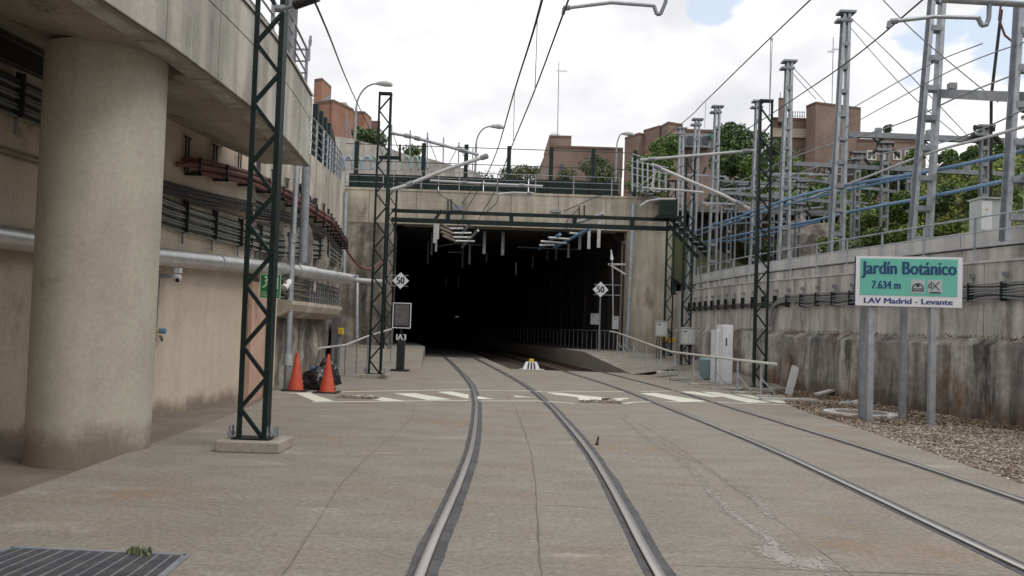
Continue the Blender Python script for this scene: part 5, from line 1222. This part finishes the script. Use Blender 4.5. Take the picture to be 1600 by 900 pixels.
for i, (px, py, Y, w, m, lb) in enumerate(SH):
    tree(px, py, Y, w, m, lb+' on the bank '+where[i], 50+i, int(2200+640*w) if Y > 30 else 3000, .11 if Y > 40 else .075, 'shrub', 'shrub', trunk=.0)
rd = random.Random(77); bb = B()
for i in range(80000):
    y = rd.uniform(17, 62); x = rd.uniform(9.8 if y > 22 else 11.2, 12+y*.5+4); x = max(x, rx(min(y, 42))+1.45+rd.random()*.3); z = hill(x, y); hgt = max(0, .35+.7*noise.noise(Vector((x*.5, y*.5, 4))))
    s = rd.uniform(.05, .12)*(.6+y/60); p = Vector((x, y, z+rd.random()*hgt)); u = Vector((rd.gauss(0, 1), rd.gauss(0, 1), rd.gauss(0, 1))).normalized()*s; w = u.cross(Vector((rd.gauss(0, 1), rd.gauss(0, 1), rd.gauss(0, 1)))).normalized()*s*.5
    bb.add([p-u, p+w, p+u, p-w], [(0, 1, 2, 3)])
solo('bank_undergrowth', bb, 'leafy', 'tangled green and yellow undergrowth covering the bank', 'undergrowth', kind='stuff')
# rock outcrop and masonry wall
p = at(1268, 400, 33); blob('rock_outcrop', (p.x+.3, 34, 4.2), 1.3, 1.0, 2.1, 'rockl', None, 'grey rock outcrop on the bank behind the railing', 'rock', 9, .35)
t = thing('stone_wall', 'rubble stone wall at the far end of the equipment yard', 'wall', (13, 47, 4)); bb = B(); a = at(1036, 400, 47); c = at(1215, 400, 44)
bb.prism([(a.x, 47), (c.x, 44.5), (c.x, 45.2), (a.x, 47.7)], 3.8, at(1150, 318, 46).z); part('masonry', bb, 'stonew', t)

# ================================================================ YARD PYLONS and equipment
def pylon(x, y, z0, z1, label, wb=.52, wt=.26, dp=.24, xt=None, step=.78, m='galv', cap=True, name='pylon', group='galvanised steel pylons in the yard'):
    t = thing(name, label, 'pylon', (x, y, z0), group); H = z1-z0; cw = .10 if wb > .47 else (.085 if wb > .3 else .05)
    for s in (-1, 1):
        bb = B(); p = Vector((x+s*(wb/2-cw/2), y, z0)); q = Vector(((xt if xt is not None else x)+s*(wt/2-cw/2), y, z1))
        bb.bar(p+Vector((0, -dp/2, 0)), q+Vector((0, -dp/2, 0)), cw, .012, up=(0, 1, 0)); bb.bar(p+Vector((0, dp/2, 0)), q+Vector((0, dp/2, 0)), cw, .012, up=(0, 1, 0))
        e = Vector((-s*cw/2+s*.006, 0, 0)); bb.bar(p-e*-1+Vector((0, 0, 0)), q-e*-1, .012, dp-.02, up=(0, 1, 0))
        part('leg', bb, m, t)
    z = z0+.5
    while z < z1-.1:
        u = (z-z0)/H; w = wb+(wt-wb)*u-cw*1.2
        xc = x+((xt if xt is not None else x)-x)*u
        for s in (-1, 1): bb = B(); bb.box(xc-w/2, xc+w/2, y+s*(dp/2)-.008+s*.012, y+s*(dp/2)+.008+s*.012, z-.065, z+.065); part('batten', bb, 'galvd', t)
        z += step
    if cap:
        x = xt if xt is not None else x
        bb = B(); bb.box(x-wt/2-.14, x+wt/2+.14, y-.2, y+.2, z1, z1+.07); part('cap', bb, 'galvd', t)
        bb = B(); bb.box(x-wt/2-.2, x+wt/2+.05, y-.16, y+.16, z1-.28, z1-.2); part('collar', bb, 'galvd', t)
    return t
PY = [(at(1307, 376, 27), 27, 12.05, 'pylon second tallest in frame, left of the station sign', .50), (at(1224, 392, 32), 32, 12.0, 'pylon in front of the brick tower wing', .48), (at(1176, 420, 37), 37, 12.2, 'pylon directly behind the rightmost lattice mast', .34),
      (at(1112, 420, 38.5), 38.5, 12.0, 'pylon behind the long slanted tube, left of the dark tree', .44), (at(1079, 430, 41), 41, 12.1, 'slim pylon behind the middle lattice mast', .40), (at(1060, 430, 43.5), 43.5, 12.2, 'farthest pylon at the right end of the bridge', .40),
      (at(1438, 368, 21.3), 21.3, 12.4, 'big pylon rising out of frame above the station sign', .56), (at(1590, 325, 17.2), 17.2, 12.4, 'nearest pylon cut by the right edge of the picture', .60)]
tops = [(1322, 22), (1233, 98), (1185, 160), (1121, 168), (1090, 188), (1065, 202), (1469, -70), (1612, -160)]
for i, (p, Y, zt3, lab, wb) in enumerate(PY):
    z1 = at(*tops[i], Y).z
    xb = p.x-(p.z-3.7)/max(1, (z1-p.z))*(at(*tops[i], Y).x-p.x)
    pylon(xb, Y, 3.7, z1, 'galvanised '+lab, wb, .34 if i > 5 else .26, xt=at(*tops[i], Y).x)
# smaller equipment posts in the yard
EQ = [(1382, 222, 30, 4.0, 'short'), (1394, 0, 0, 0, ''), ]
for i, (px, pyt, Y, w) in enumerate(((1383, 225, 31, .30), (1340, 240, 35, .26), (1538, 200, 26, .26), (1420, 262, 37, .22), (1255, 285, 38, .26), (1207, 305, 42, .24), (1298, 262, 40, .22), (1160, 290, 45, .24), (1140, 320, 41, .24), (1247, 320, 33, .22))):
    p = at(px, pyt, Y); labs = ['windowed building', 'brick tower', 'grey yard cabinet', 'second nearest pylon', 'upper blue tube', 'stone wall', 'rock outcrop', 'stone wall left end', 'long slanted tube', 'lower blue tube crossing']
    t = pylon(p.x, Y, 3.7, p.z, 'short ladder frame post of the yard in line with the '+labs[i], w, w*.9, .16, step=.5, m='galvd', name='equipment_post', group='short ladder frame posts in the yard')
    t['category'] = 'post'
    for k in range(2):
        bb = B(); c = Vector((p.x+(-.3 if k else .3), Y, p.z-.1)); bb.tube([c+Vector((0, 0, -.1)), c+Vector((.25*(1 if k == 0 else -1), 0, -.35))], .07, 8); bb.tube([c, c+Vector((0, 0, .18))], .045, 8); part('insulator', bb, 'cable', t)
# beams of the yard
BM = [((1468, 146), (1600, 152), 21.4, 17.2, .20, 'heavy grey cross beam between the two nearest pylons'), ((1325, 210), (1600, 222), 27, 26, .16, 'long grey cross beam at the top of the shrubs'), ((1240, 256), (1600, 274), 32, 30, .15, 'middle grey cross beam of the yard'),
      ((1060, 247), (1180, 236), 40, 24.5, .07, ''), ((1120, 300), (1330, 318), 38, 34, .13, 'lower grey beam behind the blue tubes'), ((1110, 330), (1300, 332), 42, 38, .13, 'short grey beam over the stone wall'), ((1110, 282), (1260, 290), 43, 40, .12, 'thin far grey beam below the dark tree'), ((1110, 350), (1260, 346), 43, 40, .1, 'lowest thin grey beam in front of the stone wall'), ((1200, 272), (1400, 300), 41, 38, .12, 'sloping grey beam in the middle of the yard')]
for (a, c, Ya, Yc, w, lab) in BM:
    if not lab: continue
    p, q = at(*a, Ya), at(*c, Yc); t = thing('cross_beam', lab, 'beam', p[:]); bb = B(); bb.bar(p, q, .18, w*1.1); part('beam_body', bb, 'galvd' if w < .19 else 'galvd', t)
    for k in range(3 if w < .19 else 1):
        u = (k+.6)/3.4; c_ = p.lerp(q, u); bb = B(); bb.box(c_.x-.09, c_.x+.09, c_.y-.08, c_.y+.08, c_.z+w*.55+.003, c_.z+w*.55+.16); part('clamp', bb, 'galvd', t)
        if w < .19: bb = B(); bb.tube([c_+Vector((-.2, 0, -.05)), c_+Vector((0, 0, -.22)), c_+Vector((.2, 0, -.05))], .035, 6); part('insulator', bb, 'cable', t)
rq = random.Random(31)
for i in range(16):
    px = 1105+i*20+rq.uniform(-6, 6); py = 300+rq.uniform(-35, 45); Y = rq.uniform(36, 44); p = at(px, py, Y); L_ = rq.uniform(1.0, 2.4)
    t = thing('isolator_switch', ('grey isolator arm with dark insulators, %s from the left among the yard equipment' % (['leftmost', 'second', 'third', 'fourth', 'fifth', 'sixth', 'seventh', 'eighth', 'ninth', 'tenth', 'eleventh', 'twelfth', 'thirteenth', 'fourteenth', 'fifteenth', 'rightmost'][i])).replace('leftmost from the left', 'leftmost').replace('rightmost from the left', 'rightmost'), 'switchgear', p[:], 'isolator arms in the yard')
    bb = B(); bb.bar(p-Vector((L_/2, 0, 0)), p+Vector((L_/2, rq.uniform(-.5, .5), rq.uniform(-.12, .12))), .07); part('arm', bb, 'galv', t)
    for k in range(3):
        c = p+Vector((L_*(k-1)*.4, 0, .1)); bb = B(); bb.tube([c, c+Vector((rq.uniform(-.2, .2), 0, .3))], .06, 7); part('insulator', bb, 'cable', t)
    bb = B(); bb.bar(p, (p.x, p.y, 3.7), .07); part('stand', bb, 'galvd', t)
# grey cabinet in the yard
a = at(1532, 352, 19.5); c = at(1550, 311, 19.5); t = thing('yard_cabinet', 'light grey electrical cabinet behind the right railing with a warning plate', 'cabinet', (a.x, 19.5, a.z))
bb = B(); bb.box(a.x, c.x+.22, 19.5, 20.0, a.z-.2, c.z); bevel(part('cabinet_body', bb, 'cab2', t), .01); bb = B(); bb.box(a.x-.03, c.x+.25, 19.46, 20.04, c.z+.003, c.z+.04); part('roof', bb, 'cab2', t)
bb = B(); bb.box(a.x+.02, c.x+.0, 19.485, 19.498, a.z-.1, c.z-.05); part('door', bb, 'cab', t)
bb = B(); m_ = (a.x+c.x)/2; zz = (a.z+c.z)/2+.05; bb.add([(m_-.035, 19.48, zz), (m_+.035, 19.48, zz), (m_, 19.48, zz+.06)], [(0, 1, 2)]); part('warning_plate', bb, 'yellow', t)
bb = B(); bb.tube([at(1565, 15, 18.6), at(1549, 150, 19), at(1548, 315, 19.6)], .035, 7); solo('conduit_riser', bb, 'cable', 'dark cable dropping from the pylon top to the yard cabinet', 'cable')
bb = B(); bb.tube([at(1565, 0, 18), at(1561, 30, 18), at(1570, 55, 18), at(1590, 72, 18)], .025, 7); solo('red_loop_cable', bb, 'red', 'thin red looped cable at the top right', 'cable')

# blue sheathed conductors (catenary shaped tubes)
def tube_px(name, pts, r, m, label, cat, group=None, n=7):
    P_ = [at(a, c, Y) for a, c, Y in pts]; bb = B()
    tab = []
    for i in range(len(P_)-1):
        p0, p1, p2, p3 = P_[max(i-1, 0)], P_[i], P_[i+1], P_[min(i+2, len(P_)-1)]
        for k in range(6):
            u = k/6; tab.append(.5*((2*p1)+(-p0+p2)*u+(2*p0-5*p1+4*p2-p3)*u*u+(-p0+3*p1-3*p2+p3)*u**3))
    tab.append(P_[-1]); bb.tube(tab, r, n); return solo(name, bb, m, label, cat, group, smooth=True)
tube_px('blue_conductor', [(1640, 226, 16), (1545, 248, 19), (1450, 268, 22), (1320, 290, 27), (1230, 312, 31), (1150, 340, 36), (1088, 361, 41)], .05, 'blue', 'upper of the thick blue sheathed conductors across the yard', 'conductor')
tube_px('blue_conductor', [(1420, 277, 23.5), (1300, 302, 28), (1225, 321, 32), (1150, 346, 37), (1088, 368, 42)], .042, 'blue', 'short blue conductor just under the upper one', 'conductor')
tube_px('blue_conductor', [(1640, 266, 16), (1545, 288, 19), (1440, 310, 22), (1352, 326, 26), (1260, 347, 31), (1160, 366, 37), (1094, 380, 42)], .05, 'blue', 'lower thick blue sheathed conductor nearest the railing', 'conductor')
tube_px('blue_conductor', [(1280, 346, 30), (1160, 374, 37), (1094, 378, 42)], .042, 'blue', 'short blue conductor under the lower one at the stone wall', 'conductor')
tube_px('white_conductor', [(1640, 186, 15), (1540, 215, 18), (1450, 240, 21), (1340, 282, 26), (1265, 309, 30)], .035, 'white', 'bare white tubular conductor above the blue ones', 'conductor')
WR = [([(1600, 111, 17), (1500, 150, 20), (1400, 195, 24), (1254, 240, 30), (1168, 278, 36), (1090, 306, 42)], 'white wire crossing in front of the windowed building'), ([(1640, 152, 15), (1500, 215, 21), (1400, 236, 24), (1270, 263, 30), (1170, 302, 36), (1095, 330, 42)], 'second white wire below it'),
      ([(1600, 66, 17), (1480, 113, 20), (1320, 200, 27), (1200, 262, 34)], 'thin wire from the nearest pylon toward the tower'), ([(1535, 68, 18), (1445, 105, 21), (1330, 170, 26)], 'thin slack wire between two pylons'),
      ([(1326, 25, 27), (1400, 95, 24), (1515, 215, 31)], 'stay wire from the pylon top down to the right'), ([(1326, 40, 27), (1420, 145, 26), (1500, 215, 31)], 'second stay wire of the pylon top'), ([(1237, 103, 32), (1290, 160, 36)], 'short stay wire at the second pylon top'), ([(1236, 112, 32), (1275, 155, 36)], 'lower short stay at the second pylon'),
      ([(1380, 0, 20), (1440, 60, 20), (1560, 160, 20)], 'pale diagonal wire at the top right')]
for pts, lab in WR: tube_px('yard_wire', pts, .014 if 'wire from' in lab or 'stay' in lab or 'slack' in lab or 'pale' in lab else .02, 'galv' if 'white' in lab else 'galvd', lab, 'wire', n=5)

# ================================================================ OVERHEAD LINE
OW = [([(847, 0, 7.4), (830, 60, 9), (803, 145, 13.5), (775, 240, 20), (752, 288, 25), (722, 340, 33), (700, 380, 44)], .013, 'carrier wire over the near track, left of the contact wire'),
      ([(1000, -300, 5.6), (880, 22, 9.9), (836, 140, 14), (800, 228, 18.5), (770, 305, 25), (752, 335, 34), (735, 375, 45)], .013, 'contact wire over the near track from the steady arm'),
      ([(1270, -4, 12), (1180, 82, 15.5), (1100, 160, 20), (1060, 197, 24), (940, 292, 36)], .012, 'carrier wire over the right track reaching the bridge'),
      ([(1448, -6, 10.5), (1340, 85, 14), (1262, 140, 18), (1170, 200, 25), (1062, 262, 33), (985, 300, 38)], .013, 'contact wire over the right track passing the tower block'),
      ([(487, -6, 9), (510, 45, 13), (560, 165, 28), (612, 270, 60)], .016, 'thin wire running from the near mast top past the left lamp'),
      ([(425, 290, 41.8), (430, 292, 41.8), (445, 301, 41.8)], .012, '')]
for pts, r, lab in OW:
    if lab: tube_px('overhead_wire', pts, r, 'cable', lab, 'overhead wire', n=5)
for i, (a, c, Y, lab) in enumerate((((840, 20), (836, 140), 10.5, 'dropper wire nearest the steady arm'), ((804, 145), (802, 225), 15, 'dropper wire of the near track above the barrier'), ((1207, 60), (1203, 160), 15.5, 'dropper wire between the mast tops'), ((1103, 160), (1101, 200), 20, 'short dropper wire above the right pylons'))):
    bb = B(); bb.tube([at(*a, Y), at(*c, Y)], .006, 4); solo('dropper_wire', bb, 'galvd', lab, 'wire')
# steady arms and cantilevers
def arm(name, pts, r, m, label, ins=()):
    P_ = [at(a, c, Y) for a, c, Y in pts]; t = thing(name, label, 'cantilever', P_[0][:]); bb = B(); bb.tube(P_, r, 10); part('tube', bb, m, t, smooth=True)
    for (i, u, s) in ins:
        c = P_[i].lerp(P_[i+1], u); d = (P_[i+1]-P_[i]).normalized()
        bb = B(); bb.tube([c-d*s*2.2, c-d*s*2, c+d*s*2, c+d*s*2.2], [r, r*1.5, r*1.5, r], 8); part('clamp', bb, 'galvd', t)
    return t
t = arm('steady_arm', [(881, 13, 9.9), (890, 12, 9.9), (955, 4, 9.9), (1022, 9, 9.9)], .022, 'galv', 'curved grey steady arm at the top centre', ((0, .5, .02),))
for (a, c) in (((1022, 9), (1026, 22)), ((1026, 22), (1032, 22)), ((1032, 22), (1040, 3)), ((1040, 3), (1042, -15)), ((881, 13), (880, 22))): bb = B(); bb.tube([at(*a, 9.9), at(*c, 9.9)], .024, 7); part('clamp', bb, 'galvd', t)
t = arm('steady_arm', [(1390, 34, 10.4), (1460, 26, 10.4), (1530, 28, 10.4)], .026, 'galv', 'curved grey steady arm in front of the big pylon', ((0, .1, .02),))
for (a, c) in (((1528, 27), (1534, 40)), ((1534, 40), (1542, 38)), ((1546, 3), (1545, 28)), ((1545, 28), (1541, 40)), ((1390, 34), (1388, 44))): bb = B(); bb.tube([at(*a, 10.4), at(*c, 10.4)], .03, 8); part('clamp', bb, 'galvd', t)
arm('top_beam', [(1470, -2, 10.4), (1640, 8, 10.4)], .05, 'galv', 'grey tube across the top right corner')
arm('cantilever_tube', [(611, 208, 24), (640, 213, 24), (700, 229, 24), (748, 242, 24)], .045, 'galv', 'upper cantilever tube of the left mast', ((0, .9, .05), (2, .5, .05), (1, .2, .04)))
arm('cantilever_tube', [(610, 297, 24), (634, 290, 24), (700, 264, 24), (763, 243, 24)], .055, 'white', 'thick pale cantilever tube rising from the left mast', ((1, .1, .04), (2, .9, .05)))
arm('pull_off_tube', [(672, 282, 25), (740, 286, 25), (848, 291, 25)], .036, 'white', 'horizontal pale registration tube in front of the bridge railing', ((0, .8, .04), (1, .7, .04)))
arm('pull_off_tube', [(778, 304, 25), (800, 301, 25), (834, 302, 25)], .03, 'white', 'short curved arm just under the pale registration tube', ((1, .8, .03),))
arm('cantilever_tube', [(1000, 250, 24), (1060, 245, 24), (1120, 240, 24), (1178, 235, 24)], .04, 'white', 'upper pale cantilever tube of the right mast', ((0, .3, .05), (2, .8, .06)))
arm('cantilever_tube', [(1018, 257, 24), (1080, 284, 24), (1130, 305, 24), (1172, 327, 24)], .05, 'white', 'thick sloping cantilever tube down to the right mast', ((0, .15, .05), (2, .6, .06)))
arm('pull_off_tube', [(1004, 294, 25), (1060, 297, 25), (1100, 301, 25)], .033, 'white', 'horizontal registration tube left of the right mast', ((0, .1, .04),))
arm('registration_strut', [(1024, 264, 24.3), (1018, 298, 24.3)], .035, 'white', 'short upright strut between the right cantilever tubes')
arm('pull_off_tube', [(1000, 322, 25), (1012, 314, 25), (1030, 311, 25), (1056, 311, 25)], .03, 'white', 'curved pale arm in front of the green box')
p = at(634, 246, 25); t = thing('mast_side_arm', 'short dark green arm with upright stub on the left mast', 'bracket', p[:])
bb = B(); bb.bar(at(592, 246, 24.4), at(626, 247, 24.4), .09); part('arm', bb, 'green', t); bb = B(); bb.bar(at(625, 226, 24.4), at(625, 252, 24.4), .06); part('stub', bb, 'green', t)
# insulator at the near mast top
t = thing('strain_insulator', 'dark ribbed insulator at the top of the near mast', 'insulator', at(440, 12, 9.7)[:]); bb = B(); a = at(438, 16, 9.7); c = at(500, -6, 9.4); bb.tube([a, c], .02, 8); part('rod', bb, 'galvd', t)
for k in range(9):
    u = .4+k*.065; q = a.lerp(c, u); d = (c-a).normalized(); bb = B(); bb.tube([q-d*.01, q+d*.01], .055, 12); part('shed', bb, 'cable', t)
bb = B(); bb.tube([a-Vector((.06, 0, -.02)), a+Vector((.05, 0, .02))], .045, 10); part('clamp', bb, 'galvd', t)

# portal hangers, insulator rods and blue arms
def hanger(px, y0, y1, Y, w, m, lab, extra=False):
    a = at(px, y1, Y); c = at(px+.5, y0, Y); t = thing('drop_post', lab, 'drop post', (a.x, Y, a.z)); bb = B(); bb.bar((c.x, Y, a.z), (c.x, Y, c.z), w, w*.8); part('post_body', bb, 'white' if m == 'galv' and Y < 42.5 else m, t)  # dimming inside the tunnel put into the colour: deeper posts use greyer steel
    if extra:
        bb = B(); bb.box(c.x-w*.8, c.x+w*.8, Y-w*.6, Y+w*.6, c.z-.0, c.z+.03); part('top_plate', bb, 'galvd', t)
hanger(684, 334, 374, 39.5, .15, 'galv', 'tallest white drop post hanging at the left of the portal', True)
hanger(680, 346, 380, 40.5, .15, 'galv', 'white drop post just behind the tallest one')
hanger(681.5, 370, 393, 41, .10, 'galv', 'narrow white drop post below the tallest pair')
hanger(757, 358, 397, 44.5, .16, 'galv', 'white drop post left of the portal centre'); hanger(786, 358, 399, 44.5, .16, 'galv', 'white drop post at the portal centre')
hanger(936, 340, 387, 39.5, .15, 'galv', 'long white drop post at the right of the portal', True); hanger(920, 360, 389, 42, .15, 'galv', 'middle white drop post of the right trio'); hanger(906, 358, 390, 43.5, .14, 'galv', 'left white drop post of the right trio')
hanger(888, 380, 403, 46, .12, 'galv', 'grey drop post right of the blue arms'); hanger(869, 386, 406, 50, .12, 'galvd', 'grey drop post under the blue arms'); hanger(855, 390, 408, 54, .12, 'galvd', 'small grey drop post deeper inside the tunnel')
hanger(734, 382, 413, 48, .12, 'galv', 'grey drop post inside left of centre'); hanger(723, 385, 418, 52, .12, 'galvd', 'dim drop post inside left'); hanger(675, 362, 398, 46, .10, 'galvd', 'dim drop post behind the white left posts'); hanger(669, 376, 412, 50, .1, 'galvd', 'dimmer drop post further in at left'); hanger(760, 395, 409, 52, .1, 'galvd', 'short grey post behind the centre left one')
hanger(806, 410, 429, 55, .12, 'galv', 'short pale post deep in the middle of the tunnel'); hanger(832, 400, 420, 55, .1, 'galvd', 'dim short post right of the deep pale one'); hanger(716, 432, 450, 62, .1, 'galvd', 'faint post deep in the tunnel at left'); hanger(697, 432, 448, 62, .1, 'galvd', 'fainter post beside it')
def polearm(a, c, Ya, Yc, r, m, name, lab):
    bb = B(); bb.tube([at(*a, Ya), at(*c, Yc)], r, 8); t = solo(name, bb, m, lab, 'rod', smooth=True, loc=at(*a, Ya)[:]); return t
for i, (a, c, lab) in enumerate((((688, 349), (723, 357), 'topmost pale insulator rod at the left of the portal'), ((688, 356), (736, 364), 'second pale insulator rod at the left'), ((689, 362), (737, 371), 'third pale insulator rod at the left'), ((692, 368), (741, 377), 'lowest pale insulator rod at the left'))):
    A = at(*a, 40.5); C = at(*c, 41.5); t = thing('insulator_rod', lab, 'insulator', A[:]); M_ = A.lerp(C, .38)+Vector((0, 0, -.16)); bb = B(); bb.tube([A, M_], .07, 8); part('dark_insulator', bb, 'bcable', t, smooth=True); bb = B(); bb.tube([M_, C], .05, 8); part('rod', bb, 'white', t, smooth=True)
polearm((734, 349), (713, 379), 41, 42.5, .075, 'galvd', 'clamp_bar', 'left grey clamp bar across the insulator rods'); polearm((747, 360), (722, 386), 41, 42.5, .07, 'galvd', 'clamp_bar', 'right grey clamp bar across the insulator rods')
polearm((922, 357), (866, 387), 39.8, 43, .085, 'blue', 'blue_clamp_bar', 'longer blue clamp bar hanging at the right of the portal'); polearm((875, 366), (843, 389), 41, 44, .08, 'blue', 'blue_clamp_bar', 'shorter blue clamp bar hanging at the right of the portal')
for (a, c, lab) in (((857, 371), (893, 374), 'upper pale rod crossing the blue bars'), ((845, 377), (885, 380), 'lower pale rod crossing the blue bars'), ((843, 383), (866, 383), 'lowest pale rod under the short blue bar'), ((890, 364), (910, 366), 'short pale rod near the right drop post')): polearm(a, c, 41, 41.5, .05, 'white', 'insulator_rod', lab)
polearm((678, 345), (690, 328), 39.3, 39.3, .07, 'black', 'end_fitting', 'dark end fitting on top of the left drop post')
polearm((895, 350), (944, 334), 40, 39, .08, 'galv', 'registration_bar', 'grey inclined bar above the right drop posts')
for i, (a, c, lab) in enumerate((((684, 385), (712, 380), 'left'), ((712, 380), (752, 383), 'middle'), ((808, 386), (905, 390), 'right'), ((700, 394), (722, 394), 'low'))): polearm(a, c, 46, 46, .03, 'galvd', 'tunnel_bracket', lab+' thin bracket rod in the dark tunnel mouth')
for (a, c, Y, lab) in (((700, 313), (700, 328), 41.8, 'left'), ((705, 311), (705, 330), 41.8, 'right')): bb = B(); bb.bar(at(*a, Y), at(*c, Y), .07); solo('wall_peg', bb, 'cable', lab+' dark peg on the lintel above the left drop posts', 'bracket')
for (a, c, lab) in (((708, 321), (724, 329), 'dark plaque on the lintel at left'), ((861, 327), (876, 332), 'dark plaque on the lintel at right')): p, q = at(*a, 41.9), at(*c, 41.9); bb = B(); bb.box(p.x, q.x, 41.85, 41.98, q.z, p.z); solo('lintel_plaque', bb, 'galvd', lab, 'plaque')
for (a, c, lab) in (((905, 322), (905, 337), 'left'), ((913, 321), (913, 338), 'right')): bb = B(); bb.bar(at(*a, 41.8), at(*c, 41.8), .07); solo('wall_peg', bb, 'cable', lab+' dark peg on the lintel above the right drop posts', 'bracket')
t = thing('recess_shade', 'dark sheet painting recess shade onto the wall foot behind the yellow box', 'painted shade', (lx(27)+.1, 27, 0))
bb = B(); bb.sheet([[(lx(y)+.23, y, z) for z in (0.0, .6, 1.2, 1.75)] for y in fr(25.2, 29.5, .5)]); part('shade_sheet', bb, 'tunnel', t)  # shade of a recess put in as a flat dark sheet on the wall
p = at(714, 495, 62); lm = mat('dim_lamp', (.4, .4, .36), rough=.5, fine=0); lm.node_tree.nodes['Principled BSDF'].inputs['Emission Color'].default_value = (1, .95, .85, 1); lm.node_tree.nodes['Principled BSDF'].inputs['Emission Strength'].default_value = .08
bb = B(); bb.box(p.x-.12, p.x+.12, 62, 62.1, p.z-.03, p.z+.03); solo('tunnel_lamp', bb, lm, 'tiny dim lamp glowing deep in the dark tunnel', 'lamp', loc=p[:])
# triangular bracket at the right inside of the portal
t = thing('wall_bracket', 'triangular grey bracket with cable at the right side of the tunnel mouth', 'bracket', at(975, 415, 41.8)[:])
for (a, c) in (((950, 413), (978, 413)), ((952, 413), (978, 429))): bb = B(); bb.bar(at(*a, 41.7), at(*c, 41.7), .09); part('member', bb, 'white', t)
bb = B(); bb.tube([at(956, 398, 41.7), at(957, 415, 41.7), at(958, 500, 41.7)], .03, 6); part('cable', bb, 'white', t)
bb = B(); bb.tube([at(955, 390, 41.7), at(956, 406, 41.7)], [.02, .09], 7); part('insulator', bb, 'cab', t)
# thin loops of cable on the lintel
for (pts, lab) in (([(682, 298), (690, 306), (704, 314), (716, 326), (726, 344)], 'thin dark cable looping down the lintel at left'), ([(880, 330), (900, 322), (925, 310), (940, 305)], 'thin dark cable rising across the lintel at right'), ([(884, 360), (886, 345), (895, 335), (905, 325)], 'dark loop cable near the right drop posts'),
                 ([(722, 318), (735, 300), (741, 283)], 'thin stay from the bridge to the lintel'), ([(752, 337), (775, 318), (779, 300)], 'thin stay rising beside the contact wire')):
    tube_px('lintel_cable', [(a, c, 41.7) for a, c in pts], .022, 'cable', lab, 'cable', n=5)
# stair with railings at the right end of the bridge
t = thing('steel_stair', 'grey steel stair with railings at the right end of the bridge', 'stair', at(1010, 300, 41)[:])
for k in range(9):
    p = at(990+k*7, 262+k*5.2, 41.5); bb = B(); bb.box(p.x-.02, p.x+.28, 41, 42, p.z-.9, p.z-.86); part('step', bb, 'galvd', t)
for (a, c, Y) in (((988, 240), (1004, 246), 41), ((988, 252), (1045, 262), 41), ((988, 262), (1045, 272), 41), ((988, 272), (1045, 285), 41), ((985, 288), (1030, 300), 41), ((1000, 290), (1030, 266), 41), ((1000, 300), (1034, 274), 41)):
    bb = B(); bb.tube([at(*a, Y), at(*c, Y)], .025, 6); part('rail', bb, 'galv', t)
for px in (988, 996, 1004, 1012, 1021, 1030, 1040):
    bb = B(); bb.bar(at(px, 300, 41), at(px, 246+(px-988)*.35, 41), .07); part('post', bb, 'galv', t)
t = thing('dark_stair', 'dark steel stair flight behind the right lattice masts', 'stair', at(1060, 360, 39)[:])
for (a, c) in (((1045, 340), (1108, 402)), ((1052, 335), (1112, 398)), ((1045, 352), (1090, 402))):
    bb = B(); bb.bar(at(*a, 39), at(*c, 39), .08, .16); part('stringer', bb, 'green', t)
for k in range(8):
    p = at(1050+k*7, 342+k*7.4, 39); bb = B(); bb.box(p.x-.12, p.x+.12, 38.6, 39.4, p.z-.02, p.z+.02); part('step', bb, 'galvd', t)
